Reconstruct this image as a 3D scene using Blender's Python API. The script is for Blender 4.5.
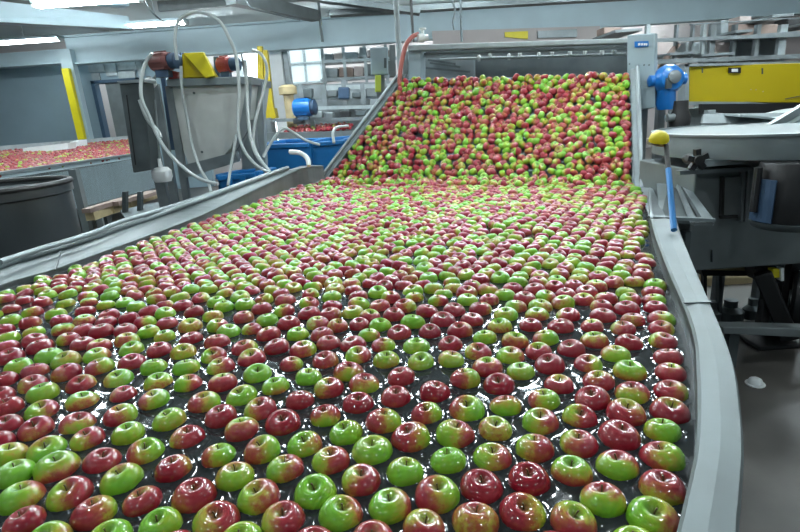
import bpy, math, random
import numpy as np
from mathutils import Vector
random.seed(7); rng = np.random.default_rng(11)
S = bpy.context.scene
COL = S.collection
for o in list(bpy.data.objects): bpy.data.objects.remove(o)

# ---------------------------------------------------------------- camera
F = 520.0
TH = math.atan(153 / F); RO = math.radians(4.0); CAMZ = 1.61
_fw = np.array([0, math.cos(TH), -math.sin(TH)]); _u0 = np.array([0, math.sin(TH), math.cos(TH)]); _r0 = np.array([1., 0, 0])
_rt = math.cos(RO) * _r0 - math.sin(RO) * _u0
_up = math.sin(RO) * _r0 + math.cos(RO) * _u0
_o = np.array([0, 0, CAMZ])
def ray(x, y): return _fw + _rt * (x - 400) / F + _up * (266 - y) / F
def onz(x, y, z):
    d = ray(x, y); return _o + d * ((z - CAMZ) / d[2])
def W(x, y, Y):
    d = ray(x, y); return _o + d * (Y / d[1])
def proj(p):
    v = np.asarray(p, float) - _o; z = v @ _fw
    return 400 + F * (v @ _rt) / z, 266 - F * (v @ _up) / z, z
cam = bpy.data.cameras.new('camera'); cam.lens = F * 36 / 800; cam.sensor_width = 36; cam.clip_start = .02
co = bpy.data.objects.new('camera', cam); COL.objects.link(co)
from mathutils import Matrix
co.matrix_world = Matrix(((_rt[0], _up[0], -_fw[0], 0), (_rt[1], _up[1], -_fw[1], 0), (_rt[2], _up[2], -_fw[2], CAMZ), (0, 0, 0, 1)))
S.camera = co
# ---------------------------------------------------------------- light and exposure
LAMP_STRENGTH = 60.0
FAR_STRENGTH = 180.0
BAY_STRENGTH = 300.0
LAMP_COLOR = (0.86, 0.96, 1.0)
SKY_STRENGTH = 5.0
S.view_settings.view_transform = 'Standard'; S.view_settings.look = 'None'
S.view_settings.gamma = 1; S.view_settings.use_curve_mapping = False
S.view_settings.exposure = 0.0
w = bpy.data.worlds.new('sky'); S.world = w; w.use_nodes = True
w.node_tree.nodes['Background'].inputs[0].default_value = (0.85, 0.95, 1, 1)
w.node_tree.nodes['Background'].inputs[1].default_value = SKY_STRENGTH

# ---------------------------------------------------------------- materials
def mat(name, col, rough=.5, metal=0., noise=.12, scale=6., col2=None, bump=0., coat=0., spec=.5, emit=None, es=0, anis=None):
    m = bpy.data.materials.new(name); m.use_nodes = True; nt = m.node_tree; b = nt.nodes['Principled BSDF']
    b.inputs['Roughness'].default_value = rough; b.inputs['Metallic'].default_value = metal
    b.inputs['Specular IOR Level'].default_value = spec
    b.inputs['Coat Weight'].default_value = coat
    tc = nt.nodes.new('ShaderNodeTexCoord'); mp = nt.nodes.new('ShaderNodeMapping'); nz = nt.nodes.new('ShaderNodeTexNoise')
    nz.inputs['Scale'].default_value = scale; nz.inputs['Detail'].default_value = 6
    nt.links.new(tc.outputs['Object'], mp.inputs[0]); nt.links.new(mp.outputs[0], nz.inputs[0])
    if anis: mp.inputs['Scale'].default_value = anis
    rp = nt.nodes.new('ShaderNodeValToRGB'); e = rp.color_ramp.elements
    c = np.array(col); c2 = np.array(col2) if col2 else c
    e[0].position = .3; e[1].position = .7
    e[0].color = (*(c * (1 - noise)), 1); e[1].color = (*np.minimum(c2 * (1 + noise), 1), 1)
    nt.links.new(nz.outputs[0], rp.inputs[0]); nt.links.new(rp.outputs[0], b.inputs['Base Color'])
    if bump:
        bp = nt.nodes.new('ShaderNodeBump'); bp.inputs['Strength'].default_value = bump; bp.inputs['Distance'].default_value = .01
        nt.links.new(nz.outputs[0], bp.inputs['Height']); nt.links.new(bp.outputs[0], b.inputs['Normal'])
    mr = nt.nodes.new('ShaderNodeMapRange'); mr.inputs['To Min'].default_value = rough * .8; mr.inputs['To Max'].default_value = min(1, rough * 1.25)
    nt.links.new(nz.outputs[0], mr.inputs[0]); nt.links.new(mr.outputs[0], b.inputs['Roughness'])
    if emit:
        b.inputs['Emission Color'].default_value = (*emit, 1); b.inputs['Emission Strength'].default_value = es
    return m
M = dict(
    steel=mat('stainless steel', (.25, .29, .30), .42, .55, .14, 3, bump=.05),
    steel2=mat('worn steel', (.22, .25, .26), .45, .6, .2, 5, bump=.05),
    galv=mat('galvanised steel', (.36, .41, .42), .5, .4, .15, 9),
    dsteel=mat('dark steel', (.10, .12, .125), .45, .5, .25, 4),
    gsteel=mat('grey plate', (.17, .195, .2), .5, .3, .15, 4),
    beam=mat('pale blue grey paint', (.48, .61, .66), .5, 0, .05, 2),
    rim=mat('dull brushed steel', (.155, .185, .19), .5, .35, .18, 5, bump=.05),
    bin=mat('pale sheet steel', (.50, .52, .50), .5, .2, .1, 5),
    plate=mat('grey blue plate', (.30, .38, .41), .5, .1, .08, 4),
    wall=mat('grey blue wall paint', (.27, .37, .42), .7, 0, .08, 1.2),
    ceil=mat('grey ceiling', (.42, .47, .47), .8, 0, .08, 1),
    beige=mat('beige wall', (.48, .44, .43), .8, 0, .06, 1),
    floor=mat('wet concrete', (.085, .08, .072), .4, 0, .35, 2.2, bump=.15),
    black=mat('black rubber', (.012, .012, .013), .5, 0, .2, 8),
    drum=mat('black plastic drum', (.035, .042, .045), .35, 0, .35, 3, anis=(1, 1, .3)),
    yellow=mat('yellow paint', (.50, .385, .002), .45, 0, .04, 2),
    yellow2=mat('bright yellow paint', (.68, .58, .01), .45, 0, .06, 5),
    blue=mat('blue plastic', (.01, .17, .45), .4, 0, .12, 4),
    motorblue=mat('blue enamel', (.01, .16, .50), .3, 0, .08, 4, coat=.3),
    navy=mat('navy paint', (.03, .065, .12), .5, 0, .15, 4),
    red=mat('red paint', (.30, .05, .045), .45, 0, .2, 6),
    brown=mat('brown red paint', (.17, .06, .055), .5, 0, .2, 6),
    redhose=mat('red rubber hose', (.42, .13, .11), .45, 0, .15, 8),
    white=mat('white plastic', (.75, .78, .78), .35, 0, .05, 6),
    hose=mat('translucent white hose', (.45, .50, .50), .3, 0, .08, 6),
    card=mat('cardboard brown', (.27, .20, .17), .8, 0, .25, 5),
    pink=mat('pale carton', (.42, .36, .34), .8, 0, .2, 3),
    doorblue=mat('dark blue door frame', (.05, .10, .16), .5, 0, .1, 4),
    straw=mat('pale wood', (.45, .36, .2), .7, 0, .2, 6),
    stem=mat('brown stem', (.10, .07, .025), .8, 0, .3, 60),
    greenm=mat('lime plastic', (.50, .60, .06), .5, 0, .1, 6),
    lamp=mat('lit fluorescent tube', (1, 1, 1), .5, emit=LAMP_COLOR, es=LAMP_STRENGTH),
    lamp2=mat('bright fluorescent tube', (1, 1, 1), .5, emit=LAMP_COLOR, es=FAR_STRENGTH),
    bay=mat('lit lamp lens', (1, 1, 1), .5, emit=LAMP_COLOR, es=BAY_STRENGTH),
    earth=mat('pale yard ground', (.5, .5, .48), .9, 0, .1, 1),
)
def glassmat():
    m = bpy.data.materials.new('frosted window glass'); m.use_nodes = True; nt = m.node_tree; nt.nodes.clear()
    o = nt.nodes.new('ShaderNodeOutputMaterial'); mx = nt.nodes.new('ShaderNodeMixShader'); t = nt.nodes.new('ShaderNodeBsdfTranslucent')
    g = nt.nodes.new('ShaderNodeBsdfDiffuse'); t.inputs[0].default_value = (.85, .9, .92, 1); g.inputs[0].default_value = (.55, .6, .62, 1)
    mx.inputs[0].default_value = .5; nt.links.new(t.outputs[0], mx.inputs[1]); nt.links.new(g.outputs[0], mx.inputs[2]); nt.links.new(mx.outputs[0], o.inputs[0])
    return m
M['glass'] = glassmat()
def watermat():
    m = bpy.data.materials.new('dark tank water'); m.use_nodes = True; nt = m.node_tree; b = nt.nodes['Principled BSDF']
    b.inputs['Base Color'].default_value = (.022, .026, .027, 1); b.inputs['Roughness'].default_value = .06; b.inputs['IOR'].default_value = 1.40
    tc = nt.nodes.new('ShaderNodeTexCoord'); nz = nt.nodes.new('ShaderNodeTexNoise'); nz.inputs['Scale'].default_value = 9; nz.inputs['Detail'].default_value = 2
    bp = nt.nodes.new('ShaderNodeBump'); bp.inputs['Strength'].default_value = .12; bp.inputs['Distance'].default_value = .01
    nt.links.new(tc.outputs['Object'], nz.inputs[0]); nt.links.new(nz.outputs[0], bp.inputs['Height']); nt.links.new(bp.outputs[0], b.inputs['Normal'])
    return m
M['water'] = watermat()
def applemat():
    m = bpy.data.materials.new('apple skin'); m.use_nodes = True; nt = m.node_tree; b = nt.nodes['Principled BSDF']; L = nt.links
    a = nt.nodes.new('ShaderNodeAttribute'); a.attribute_name = 'blush'; cv = nt.nodes.new('ShaderNodeAttribute'); cv.attribute_name = 'cavity'
    loc = nt.nodes.new('ShaderNodeAttribute'); loc.attribute_name = 'lcoord'
    nz = nt.nodes.new('ShaderNodeTexNoise'); nz.inputs['Scale'].default_value = 3.2; nz.inputs['Detail'].default_value = 4; nz.inputs['Roughness'].default_value = .65
    L.new(loc.outputs['Vector'], nz.inputs[0])
    md = nt.nodes.new('ShaderNodeMath'); md.operation = 'MULTIPLY_ADD'; md.inputs[1].default_value = .55; md.inputs[2].default_value = -.275
    ad = nt.nodes.new('ShaderNodeMath'); ad.operation = 'ADD'; ad.use_clamp = True
    L.new(nz.outputs[0], md.inputs[0]); L.new(md.outputs[0], ad.inputs[0]); L.new(a.outputs['Fac'], ad.inputs[1])
    rp = nt.nodes.new('ShaderNodeValToRGB'); e = rp.color_ramp.elements
    e[0].position = .0; e[0].color = (.23, .009, .02, 1); e[1].position = 1; e[1].color = (.15, .385, .026, 1)
    for p, c in ((.3, (.30, .032, .04)), (.47, (.31, .09, .03)), (.6, (.34, .28, .035)), (.75, (.23, .37, .022))):
        k = e.new(p); k.color = (*c, 1)
    L.new(ad.outputs[0], rp.inputs[0])
    mx = nt.nodes.new('ShaderNodeMixRGB'); mx.inputs[2].default_value = (.085, .075, .02, 1)
    L.new(cv.outputs['Fac'], mx.inputs[0]); L.new(rp.outputs[0], mx.inputs[1]); L.new(mx.outputs[0], b.inputs['Base Color'])
    b.inputs['Roughness'].default_value = .3; b.inputs['Coat Weight'].default_value = 1.0; b.inputs['Coat Roughness'].default_value = .02; b.inputs['Specular IOR Level'].default_value = .15
    b.inputs['Subsurface Weight'].default_value = 0
    return m
M['apple'] = applemat()

# ---------------------------------------------------------------- helpers
class MB:
    def __init__(s): s.v = []; s.f = []
    def add(s, vs, fs):
        n = len(s.v); s.v += [tuple(map(float, v)) for v in vs]; s.f += [tuple(i + n for i in f) for f in fs]; return s
    def hexa(s, b, t):  # 4 bottom pts, 4 top pts
        return s.add(list(b) + list(t), [(3, 2, 1, 0), (4, 5, 6, 7), (0, 1, 5, 4), (1, 2, 6, 5), (2, 3, 7, 6), (3, 0, 4, 7)])
    def box(s, x0, x1, y0, y1, z0, z1):
        return s.hexa([(x0, y0, z0), (x1, y0, z0), (x1, y1, z0), (x0, y1, z0)], [(x0, y0, z1), (x1, y0, z1), (x1, y1, z1), (x0, y1, z1)])
    def slab(s, a, b, z0, z1, th, z0b=None, z1b=None):  # vertical wall from a to b (xy), thickness to the far/left side
        a = np.array(a[:2], float); b = np.array(b[:2], float); d = b - a; d /= np.linalg.norm(d); n = np.array([-d[1], d[0]]) * th
        z0b = z0 if z0b is None else z0b; z1b = z1 if z1b is None else z1b
        return s.hexa([(*a, z0), (*b, z0b), (*(b + n), z0b), (*(a + n), z0)], [(*a, z1), (*b, z1b), (*(b + n), z1b), (*(a + n), z1)])
    def bar(s, p, q, wd, ht=None, up=(0, 0, 1)):
        ht = ht or wd; p = Vector(p); q = Vector(q); d = (q - p).normalized(); u = Vector(up)
        if abs(d.dot(u)) > .95: u = Vector((0, 1, 0))
        r = d.cross(u).normalized(); u = r.cross(d).normalized(); r *= wd / 2; u *= ht / 2
        return s.hexa([p - r - u, p + r - u, p + r + u, p - r + u], [q - r - u, q + r - u, q + r + u, q - r + u])
    def tube(s, pts, r, n=10, closed=False, caps=True):
        pts = [Vector(p) for p in pts]; N = len(pts); rs = r if isinstance(r, (list, tuple)) else [r] * N
        vs = []; fs = []; pu = None
        for i, p in enumerate(pts):
            if closed: d = pts[(i + 1) % N] - pts[i - 1]
            else: d = pts[min(i + 1, N - 1)] - pts[max(i - 1, 0)]
            d.normalize()
            if pu is None:
                u = Vector((0, 0, 1)) if abs(d.z) < .9 else Vector((0, 1, 0))
            else: u = pu
            rr = d.cross(u).normalized(); u = rr.cross(d).normalized(); pu = u
            for k in range(n):
                a = 2 * math.pi * k / n; vs.append(p + (rr * math.cos(a) + u * math.sin(a)) * rs[i])
        for i in range(N if closed else N - 1):
            j = (i + 1) % N
            for k in range(n): fs.append((i * n + k, i * n + (k + 1) % n, j * n + (k + 1) % n, j * n + k))
        if caps and not closed: fs += [tuple(range(n))[::-1], tuple(range((N - 1) * n, N * n))]
        return s.add(vs, fs)
    def lathe(s, c, prof, n=32, axis=None, caps=True):
        c = Vector(c); ax = Vector((0, 0, 1) if axis is None else axis).normalized(); u = Vector((1, 0, 0)) if abs(ax.x) < .9 else Vector((0, 1, 0))
        u = (u - ax * u.dot(ax)).normalized(); v = ax.cross(u); vs = []; fs = []
        for r, z in prof:
            for k in range(n):
                a = 2 * math.pi * k / n; vs.append(c + ax * z + (u * math.cos(a) + v * math.sin(a)) * max(r, 1e-4))
        for i in range(len(prof) - 1):
            for k in range(n): fs.append((i * n + k, i * n + (k + 1) % n, (i + 1) * n + (k + 1) % n, (i + 1) * n + k))
        if caps and prof[0][0] > 1e-3: fs.append(tuple(range(n))[::-1])
        if caps and prof[-1][0] > 1e-3: fs.append(tuple(range((len(prof) - 1) * n, len(prof) * n)))
        return s.add(vs, fs)
    def build(s, name, m, parent=None, bevel=0, smooth=False, label=None):
        me = bpy.data.meshes.new(name); me.from_pydata(s.v, [], s.f); me.update()
        import bmesh
        bm = bmesh.new(); bm.from_mesh(me); bmesh.ops.recalc_face_normals(bm, faces=bm.faces); bm.to_mesh(me); bm.free()
        me.materials.append(M[m] if isinstance(m, str) else m)
        if smooth:
            me.polygons.foreach_set('use_smooth', [True] * len(me.polygons))
            me.set_sharp_from_angle(angle=math.radians(40))
        o = bpy.data.objects.new(name, me); COL.objects.link(o)
        if parent:
            o.parent = parent; o.matrix_parent_inverse = Matrix.Translation(-origin(parent))
        if bevel:
            bv = o.modifiers.new('bevel', 'BEVEL'); bv.width = bevel; bv.segments = 2; bv.limit_method = 'ANGLE'
        if label: o['label'] = label
        return o
def origin(p):
    v = Vector(p.location)
    if p.parent: v += origin(p.parent) + p.matrix_parent_inverse.translation
    return v
def tag(o, label=None, cat=None, group=None, kind=None):
    if label: o['label'] = label
    if cat: o['category'] = cat
    if group: o['group'] = group
    if kind: o['kind'] = kind
    return o
def empty(name, loc, label, cat, group=None):
    o = bpy.data.objects.new(name, None); o.location = tuple(map(float, loc)); o.empty_display_size = .1; COL.objects.link(o)
    return tag(o, label, cat, group)
def struct(o): o['kind'] = 'structure'; return o
def smoothpts(P, n=8, closed=False):
    P = [np.array(p, float) for p in P]; N = len(P); out = []
    for i in range(N if closed else N - 1):
        g = lambda k: P[k % N] if closed else P[min(max(k, 0), N - 1)]
        a, b, c, d = g(i - 1), g(i), g(i + 1), g(i + 2)
        for t in np.arange(n) / n:
            out.append(.5 * ((2 * b) + (c - a) * t + (2 * a - 5 * b + 4 * c - d) * t * t + (3 * b - a - 3 * c + d) * t ** 3))
    if not closed: out.append(P[-1])
    return out
def panel(mb, x0, x1, yt, yb, Y, th=.05, Y2=None):
    """upright plate filling about that part of the photo at distance Y (Y2 at its right end)"""
    Y2 = Y2 or Y; ym = (yt + yb) / 2
    a = W(x0, ym, Y); b = W(x1, ym, Y2); xm = (x0 + x1) / 2; Ym = (Y + Y2) / 2
    zt = W(xm, yt, Ym)[2]; zb = W(xm, yb, Ym)[2]
    return mb.slab(a, b, zb, zt, th)
def sphere_prof(r, n=10, sq=1.): return [(r * math.sin(math.pi * i / n), -r * sq * math.cos(math.pi * i / n)) for i in range(n + 1)]

# ================================================================ room
ZC = 4.35
struct(MB().box(-17, 13, -5, 19, -.1, 0).build('floor', 'floor'))
struct(MB().box(-17, 13, -5, 17.2, ZC, ZC + .15).build('ceiling', 'ceil'))
struct(MB().box(-17.2, -17, -5, 17.2, 0, ZC).build('wall_left', 'wall'))
struct(MB().box(13, 13.2, -5, 17.2, 0, ZC).build('wall_right', 'beige'))
struct(MB().box(-17, 13, -5.2, -5, 0, ZC).build('wall_behind', 'wall'))
# back wall with an open doorway and two windows
YB = 17.0
dx0, dx1 = W(246, 90, YB)[0], W(274, 90, YB)[0]
wx0, wx1 = W(287, 66, YB)[0], W(323, 66, YB)[0]; wz0, wz1 = W(305, 84, YB)[2], W(305, 44, YB)[2]
b = MB()
b.box(-17, dx0, YB, YB + .2, 0, ZC); b.box(dx0, dx1, YB, YB + .2, 3.75, ZC); b.box(dx1, wx0, YB, YB + .2, 0, ZC)
b.box(wx0, wx1, YB, YB + .2, 0, wz0); b.box(wx0, wx1, YB, YB + .2, min(wz1, ZC - .02), ZC); b.box(wx1, 13, YB, YB + .2, 0, ZC)
struct(b.build('wall_back', 'beige'))
wn = MB(); xm = (wx0 + wx1) / 2; wz1 = min(wz1, ZC - .03)
for a_ in (wx0, xm - .03, wx1 - .07): wn.box(a_, a_ + .07, YB - .04, YB + .1, wz0, wz1)
for z_ in (wz0, (wz0 + wz1) / 2, wz1 - .07): wn.box(wx0, wx1, YB - .05, YB + .11, z_, z_ + .06)
wo = struct(wn.build('window_1', 'galv')); MB().box(wx0, wx1, YB + .05, YB + .07, wz0, wz1).build('pane', 'glass', wo)
dn = MB(); dn.box(dx0 - .1, dx0, YB - .05, YB + .2, 0, 3.8); dn.box(dx1, dx1 + .1, YB - .05, YB + .2, 0, 3.8); dn.box(dx0 - .1, dx1 + .1, YB - .05, YB + .2, 3.75, 3.85)
struct(dn.build('trim_1', 'galv'))
struct(MB().box(-14, 4, 19, 34, -.15, -.05).build('ground_outside', 'earth'))
# blue-grey partition at the left, with a doorway
YP = 14.6
px = lambda x, y=100: W(x, y, YP)[0]
b = MB(); b.box(-17, px(96), YP, YP + .15, 0, 3.62)
b.box(px(96), px(143), YP, YP + .15, W(120, 79, YP)[2], 3.62)
b.box(px(143), px(200), YP, YP + .15, 0, 3.62)
struct(b.build('wall_partition', 'wall'))
b = MB(); zt = W(120, 79, YP)[2]
b.box(px(96), px(99.5), YP - .08, YP + .15, 0, zt); b.box(px(140), px(143), YP - .08, YP + .15, 0, zt); b.box(px(96), px(143), YP - .08, YP + .15, zt - .08, zt)
d = struct(b.build('door_1', 'doorblue'))
MB().box(px(108), px(140), YP + .03, YP + .09, 0, zt - .08).build('door_leaf', 'gsteel', d)
MB().box(px(101.5), px(106), YP + .5, YP + .6, 0, zt - .08).build('door_edge', 'navy', d)
# pale block courses around the door head
b = MB()
for x0, x1, y0, y1 in ((88, 104, 63, 72), (105, 116, 62, 76), (117, 136, 61, 70), (92, 100, 73, 84), (118, 135, 71, 78), (137, 143, 60, 76)):
    panel(b, x0, x1, y0, y1, YP - .06, .04)
struct(b.build('trim_2', 'galv'))

# ---- ceiling beams
ZB0, ZB1 = 3.32, 3.90
def bm_(name, bx, lab=None):
    o = MB()
    for q in bx: o.box(*q)
    return struct(o.build(name, 'beam', bevel=.01))
bxj = W(66, 57, 13.8)[0]
bm_('trim_3', [(bxj, 13, 13.9, 14.0, ZB0, ZB1), (bxj, 13, 13.8, 14.1, ZB0 - .04, ZB0), (bxj, 13, 13.8, 14.1, ZB1, ZB1 + .05)])
bm_('trim_4', [(-17, bxj, 13.9, 14.0, ZB0 + .04, ZB0 + .34), (-17, bxj, 13.75, 14.15, ZB0 - .0, ZB0 + .04)])
# lower flanged purlins running across the ceiling, seen at the upper left and centre
b = MB()
PB = [(-60, -6), (127, 16), (131, 29), (-60, 19)]; PY = [9.2, 11.4, 11.4, 9.2]
P_ = [W(x, y, Y_) for (x, y), Y_ in zip(PB, PY)]; b.hexa(P_, [p + np.array([0, .06, 0]) for p in P_])
b.bar(P_[3], P_[2], .26, .04); b.bar(P_[3] + [0, 0, .42], P_[2] + [0, 0, .42], .26, .04)
struct(b.build('trim_5', 'beam'))
b = MB()
for Yq in (11.2, 12.9): b.box(-5, 13, Yq, Yq + .1, ZC - .2, ZC)
b.bar(W(230, -3, 9.5), W(315, 16, 12.5), .2, .22)
struct(b.build('trim_6', 'gsteel'))

# column with yellow edge guard
b = MB(); x0 = W(60, 60, 13.7)[0]
b.box(x0, x0 + .28, 13.7, 13.9, 0, ZB0 + .3)
struct(b.build('trim_7', 'beam'))
o = MB(); x1_ = W(66, 80, 13.6)[0]
o.box(x1_, x1_ + .17, 13.5, 13.62, 0, W(68, 68, 13.5)[2]).box(x1_ - .02, x1_ + .19, 13.48, 13.64, 0, .08)
tag(o.build('guard_post', 'yellow2', bevel=.01), 'tall narrow yellow guard post against the blue-grey wall behind the left tank', 'post')

# ---- lamps
def lamp(x0, x1, Y, z, lab, grp, dy=0., lm='lamp'):
    t = empty('fluorescent_lamp', ((x0 + x1) / 2, Y + dy / 2, z), lab, 'ceiling light', grp)
    MB().bar((x0, Y, z + .06), (x1, Y + dy, z + .06), .26, .05).build('housing', 'beam', t)
    n = .07
    for s in (-n, n):
        MB().tube([(x0 + .03, Y + s, z), (x1 - .03, Y + dy + s, z)], .017, 8).build('tube', lm, t)
    e = MB()
    for xx, yy in ((x0, Y), (x1 - .03, Y + dy)): e.box(xx, xx + .03, yy - .11, yy + .11, z - .03, z + .05)
    e.build('end_cap', 'white', t)
    MB().tube([((x0 + x1) / 2, Y + dy / 2, z + .08), ((x0 + x1) / 2, Y + dy / 2, ZC)], .01, 6).build('hanger', 'galv', t)
zl = 3.95
for (xa, xb, yy, lab) in ((-12, 62, 42, 'lit fluorescent tube lamp at the far left, just above the pale beam'),
                          (126, 187, 25, 'lit fluorescent tube lamp right of the others, above the white looping hose'),
                          (35, 141, 3, 'lit fluorescent tube lamp cut by the top edge of the photo')):
    c = onz((xa + xb) / 2, yy, 3.62); a_ = W(xa, yy, c[1])[0]; b_ = W(xb, yy, c[1])[0]
    lamp(a_, b_, c[1], 3.62, lab, None, 0., 'lamp')
OFF = []
for Yl in (-1.6, 1.2, 4.0, 6.4, 8.3, 15.6):
    for xl in (-7.5, -4.5, -1.5, 1.5, 4.5, 7.5):
        if Yl == 8.3 and xl < -5 or Yl == 1.2 and abs(xl) > 5: continue
        OFF.append((xl, Yl))
rowname = {-1.6: 'behind the camera', 1.2: 'over the near end of the big tank', 4.0: 'over the middle of the big tank', 6.4: 'just beyond the incline top', 8.3: 'well beyond the incline', 15.6: 'hidden behind the big beam'}  # the two farthest rows are added, unseen, to brighten the background
def bay(x, Y, z, lab, grp, r=.083):
    t = empty('high_bay_lamp', (x, Y, z), lab, 'ceiling light', grp)
    MB().lathe((x, Y, z), [(r + .05, 0), (r + .06, .01), (r * .6, .16), (.06, .2), (.06, .3), (0, .3), (0, .29), (.05, .19), (r * .55, .15), (r + .04, .01), (r + .05, 0)], 24, None, False).build('shade', 'galv', t, smooth=True)
    MB().lathe((x, Y, z), [(0, .012), (r, .012), (r, .03), (0, .03)], 24).build('lens', 'bay', t)
    MB().tube([(x, Y, z + .29), (x, Y, ZC)], .01, 6).build('hanger', 'galv', t)
for xl, Yl in OFF:
    lb = 'ceiling lamp, ' + rowname[Yl]; gp = 'ceiling lamps in the row ' + rowname[Yl]
    if Yl < 5: bay(xl, Yl, 3.9, lb, gp)
    else: lamp(xl - .7, xl + .7, Yl, zl, lb, gp, 0., 'lamp2')
for xl in (-.3, 1.1, 2.5): bay(xl, 3.3, 2.85, 'low hung lamp lighting the foot of the apple incline, above the frame', 'low hung lamps above the tank', .073)  # added lamps with no known fixture, put in to brighten the incline

# ================================================================ main tank
WZ = 1.0; RZ = 1.06
Rin = [(651, 218), (664, 258), (683, 302), (694, 335), (697, 370), (698, 410), (695, 450), (684, 500), (676, 532)]
Rout = [(677, 218), (692, 258), (711, 302), (724, 332), (736, 368), (742, 410), (744.5, 450), (742, 500), (740, 532)]
rin = [onz(*p, RZ)[:2] for p in Rin]; rout = [onz(*p, RZ)[:2] for p in Rout]
rin = rin + [(.24, .42), (.02, .33), (-.4, .30), (-.95, .5), (-1.45, 1.0), (-1.72, 1.55)]
rout = rout + [(.26, .30), (.03, .21), (-.43, .17), (-1.05, .38), (-1.6, .92), (-1.9, 1.5)]
Lin = [(0, 290), (27, 281), (55, 273), (112, 252), (137, 243), (200, 221), (250, 205), (300, 187)]
Lz = [1.035, 1.035, 1.035, 1.035, 1.035, 1.05, 1.11, 1.17]
Lout = [(0, 267), (30, 258), (60, 249), (90, 239), (125, 226.5), (160, 215), (205, 199), (272, 175)]
lin = [onz(*p, WZ + .01)[:2] for p in Lin]; lout = [onz(*p, z_)[:2] for p, z_ in zip(Lout, Lz)]
lin = [np.array(p) for p in lin]; lout = [np.array(p) for p in lout]
BL = np.array([-.66, 5.02]); BR = np.array([1.72, 3.72])
RU = np.array([1.62, 3.3])  # right wall point just before the incline
inner = [RU] + [np.array(p) for p in rin] + lin + [BL]
# outer edges matched point by point
outer = [RU + np.array([.13, -.06])] + [np.array(p) for p in rout] + lout + [BL + np.array([-.25, .12])]
assert len(inner) == len(outer)
zs_ = [RZ] * (1 + len(rin)) + Lz + [1.18]; zs_[len(rin)] = 1.045; zsm = smoothpts([[z_] for z_ in zs_], 6)
inner_s = smoothpts(inner, 6); outer_s = smoothpts(outer, 6)
poly = np.array([BR] + inner_s)
def inside(X, Y, P=poly):
    r = np.zeros(np.shape(X), bool); n = len(P); j = n - 1
    for i in range(n):
        xi, yi = P[i]; xj, yj = P[j]
        c = ((yi > Y) != (yj > Y)); r ^= c & (X < (xj - xi) * (Y - yi) / ((yj - yi) + 1e-12) + xi); j = i
    return r
def edgedist(X, Y, P=poly):
    D = np.full(np.shape(X), 9.)
    for i in range(len(P)):
        a = P[i]; b2 = P[(i + 1) % len(P)]; d = b2 - a; L2 = d @ d
        if L2 < 1e-12: continue
        t = np.clip(((X - a[0]) * d[0] + (Y - a[1]) * d[1]) / L2, 0, 1)
        D = np.minimum(D, np.hypot(X - a[0] - t * d[0], Y - a[1] - t * d[1]))
    return D
tank = empty('wash_tank', (0, 2.4, 0), 'huge curved stainless steel wash tank crammed with floating apples', 'tank')
def sweep(prof_fn, name, m, i0=0, **k):
    """ring sweep between the inner and outer outlines: prof_fn(i, p_in, p_out) gives the section"""
    mb = MB(); secs = [prof_fn(i, inner_s[i], outer_s[i]) for i in range(i0, len(inner_s))]
    n = len(secs[0]); vs = [q for s_ in secs for q in s_]
    fs = [(i * n + k2, i * n + (k2 + 1) % n, (i + 1) * n + (k2 + 1) % n, (i + 1) * n + k2) for i in range(len(secs) - 1) for k2 in range(n)]
    fs += [tuple(range(n))[::-1], tuple(range((len(secs) - 1) * n, len(secs) * n))]
    mb.add(vs, fs); return mb.build(name, m, tank, **k)
nR = 6 * (len([RU]) + len(rin)) - 6
def zr(i): return float(zsm[i][0])
def rimsec(i, a, b2):
    a = np.array(a); b2 = np.array(b2); z = zr(i)
    f = lambda t, zz: (*(a + (b2 - a) * t), zz)
    return [f(0, z - .03), f(0.0, z - .006), f(.08, z), f(.5, z + .004), f(.93, z), f(1, z - .01), f(1, z - .07), f(.96, z - .07), f(.96, z - .03)]
sweep(rimsec, 'rim', 'rim', 6)
def wallsec(i, a, b2):
    a = np.array(a); b2 = np.array(b2); d = (b2 - a) / np.linalg.norm(b2 - a)
    return [(*a, zr(i) - .015), (*(a + d * .012), zr(i) - .015), (*(a + d * .012), .5), (*a, .5)]
sweep(wallsec, 'side_wall', 'steel2')
def skirt(i, a, b2):
    a = np.array(a); b2 = np.array(b2); d = (b2 - a) / np.linalg.norm(b2 - a)
    q = a + (b2 - a) * .75
    return [(*q, zr(i) - .04), (*(q + d * .01), zr(i) - .04), (*(q + d * .01), .45), (*q, .45)]
sweep(skirt, 'outer_skirt', 'gsteel', 6)
mb = MB(); P2 = [(*p, .46) for p in poly]; P3 = [(*p, .5) for p in poly]; n = len(P2)
mb.add(P2 + P3, [tuple(range(n)), tuple(range(n, 2 * n))] + [(i, (i + 1) % n, n + (i + 1) % n, n + i) for i in range(n)]); mb.build('tank_floor', 'dsteel', tank)
for k in (8, 26, 44, 62, 80, 98, 116):
    if k < len(inner_s):
        a, b2 = np.array(inner_s[k]), np.array(outer_s[k]); q = a + (b2 - a) * .5
        MB().box(q[0] - .03, q[0] + .03, q[1] - .03, q[1] + .03, 0, .5).build('leg', 'steel2', tank)
# joints across the rim
for (p, q) in (((684, 303), (711, 302)), ((650.5, 218), (677, 218))):
    a = onz(*p, RZ + .0045); c = onz(*q, RZ + .0045); MB().bar(a, c, .006, .004).build('rim_joint', 'dsteel', tank)
a = onz(55, 270, 1.042); c = onz(61, 249, 1.042); MB().bar(a, c, .008, .006).build('rim_joint', 'dsteel', tank)
# raised tubular edge on the left rim
mb = MB(); L_ = [(*(outer_s[i] * .86 + inner_s[i] * .14), zr(i) + .018) for i in range(len(inner_s) - 54, len(inner_s) - 4)]
mb.tube(L_, .02, 10); mb.build('edge_pipe', 'steel', tank, smooth=True)

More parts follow.
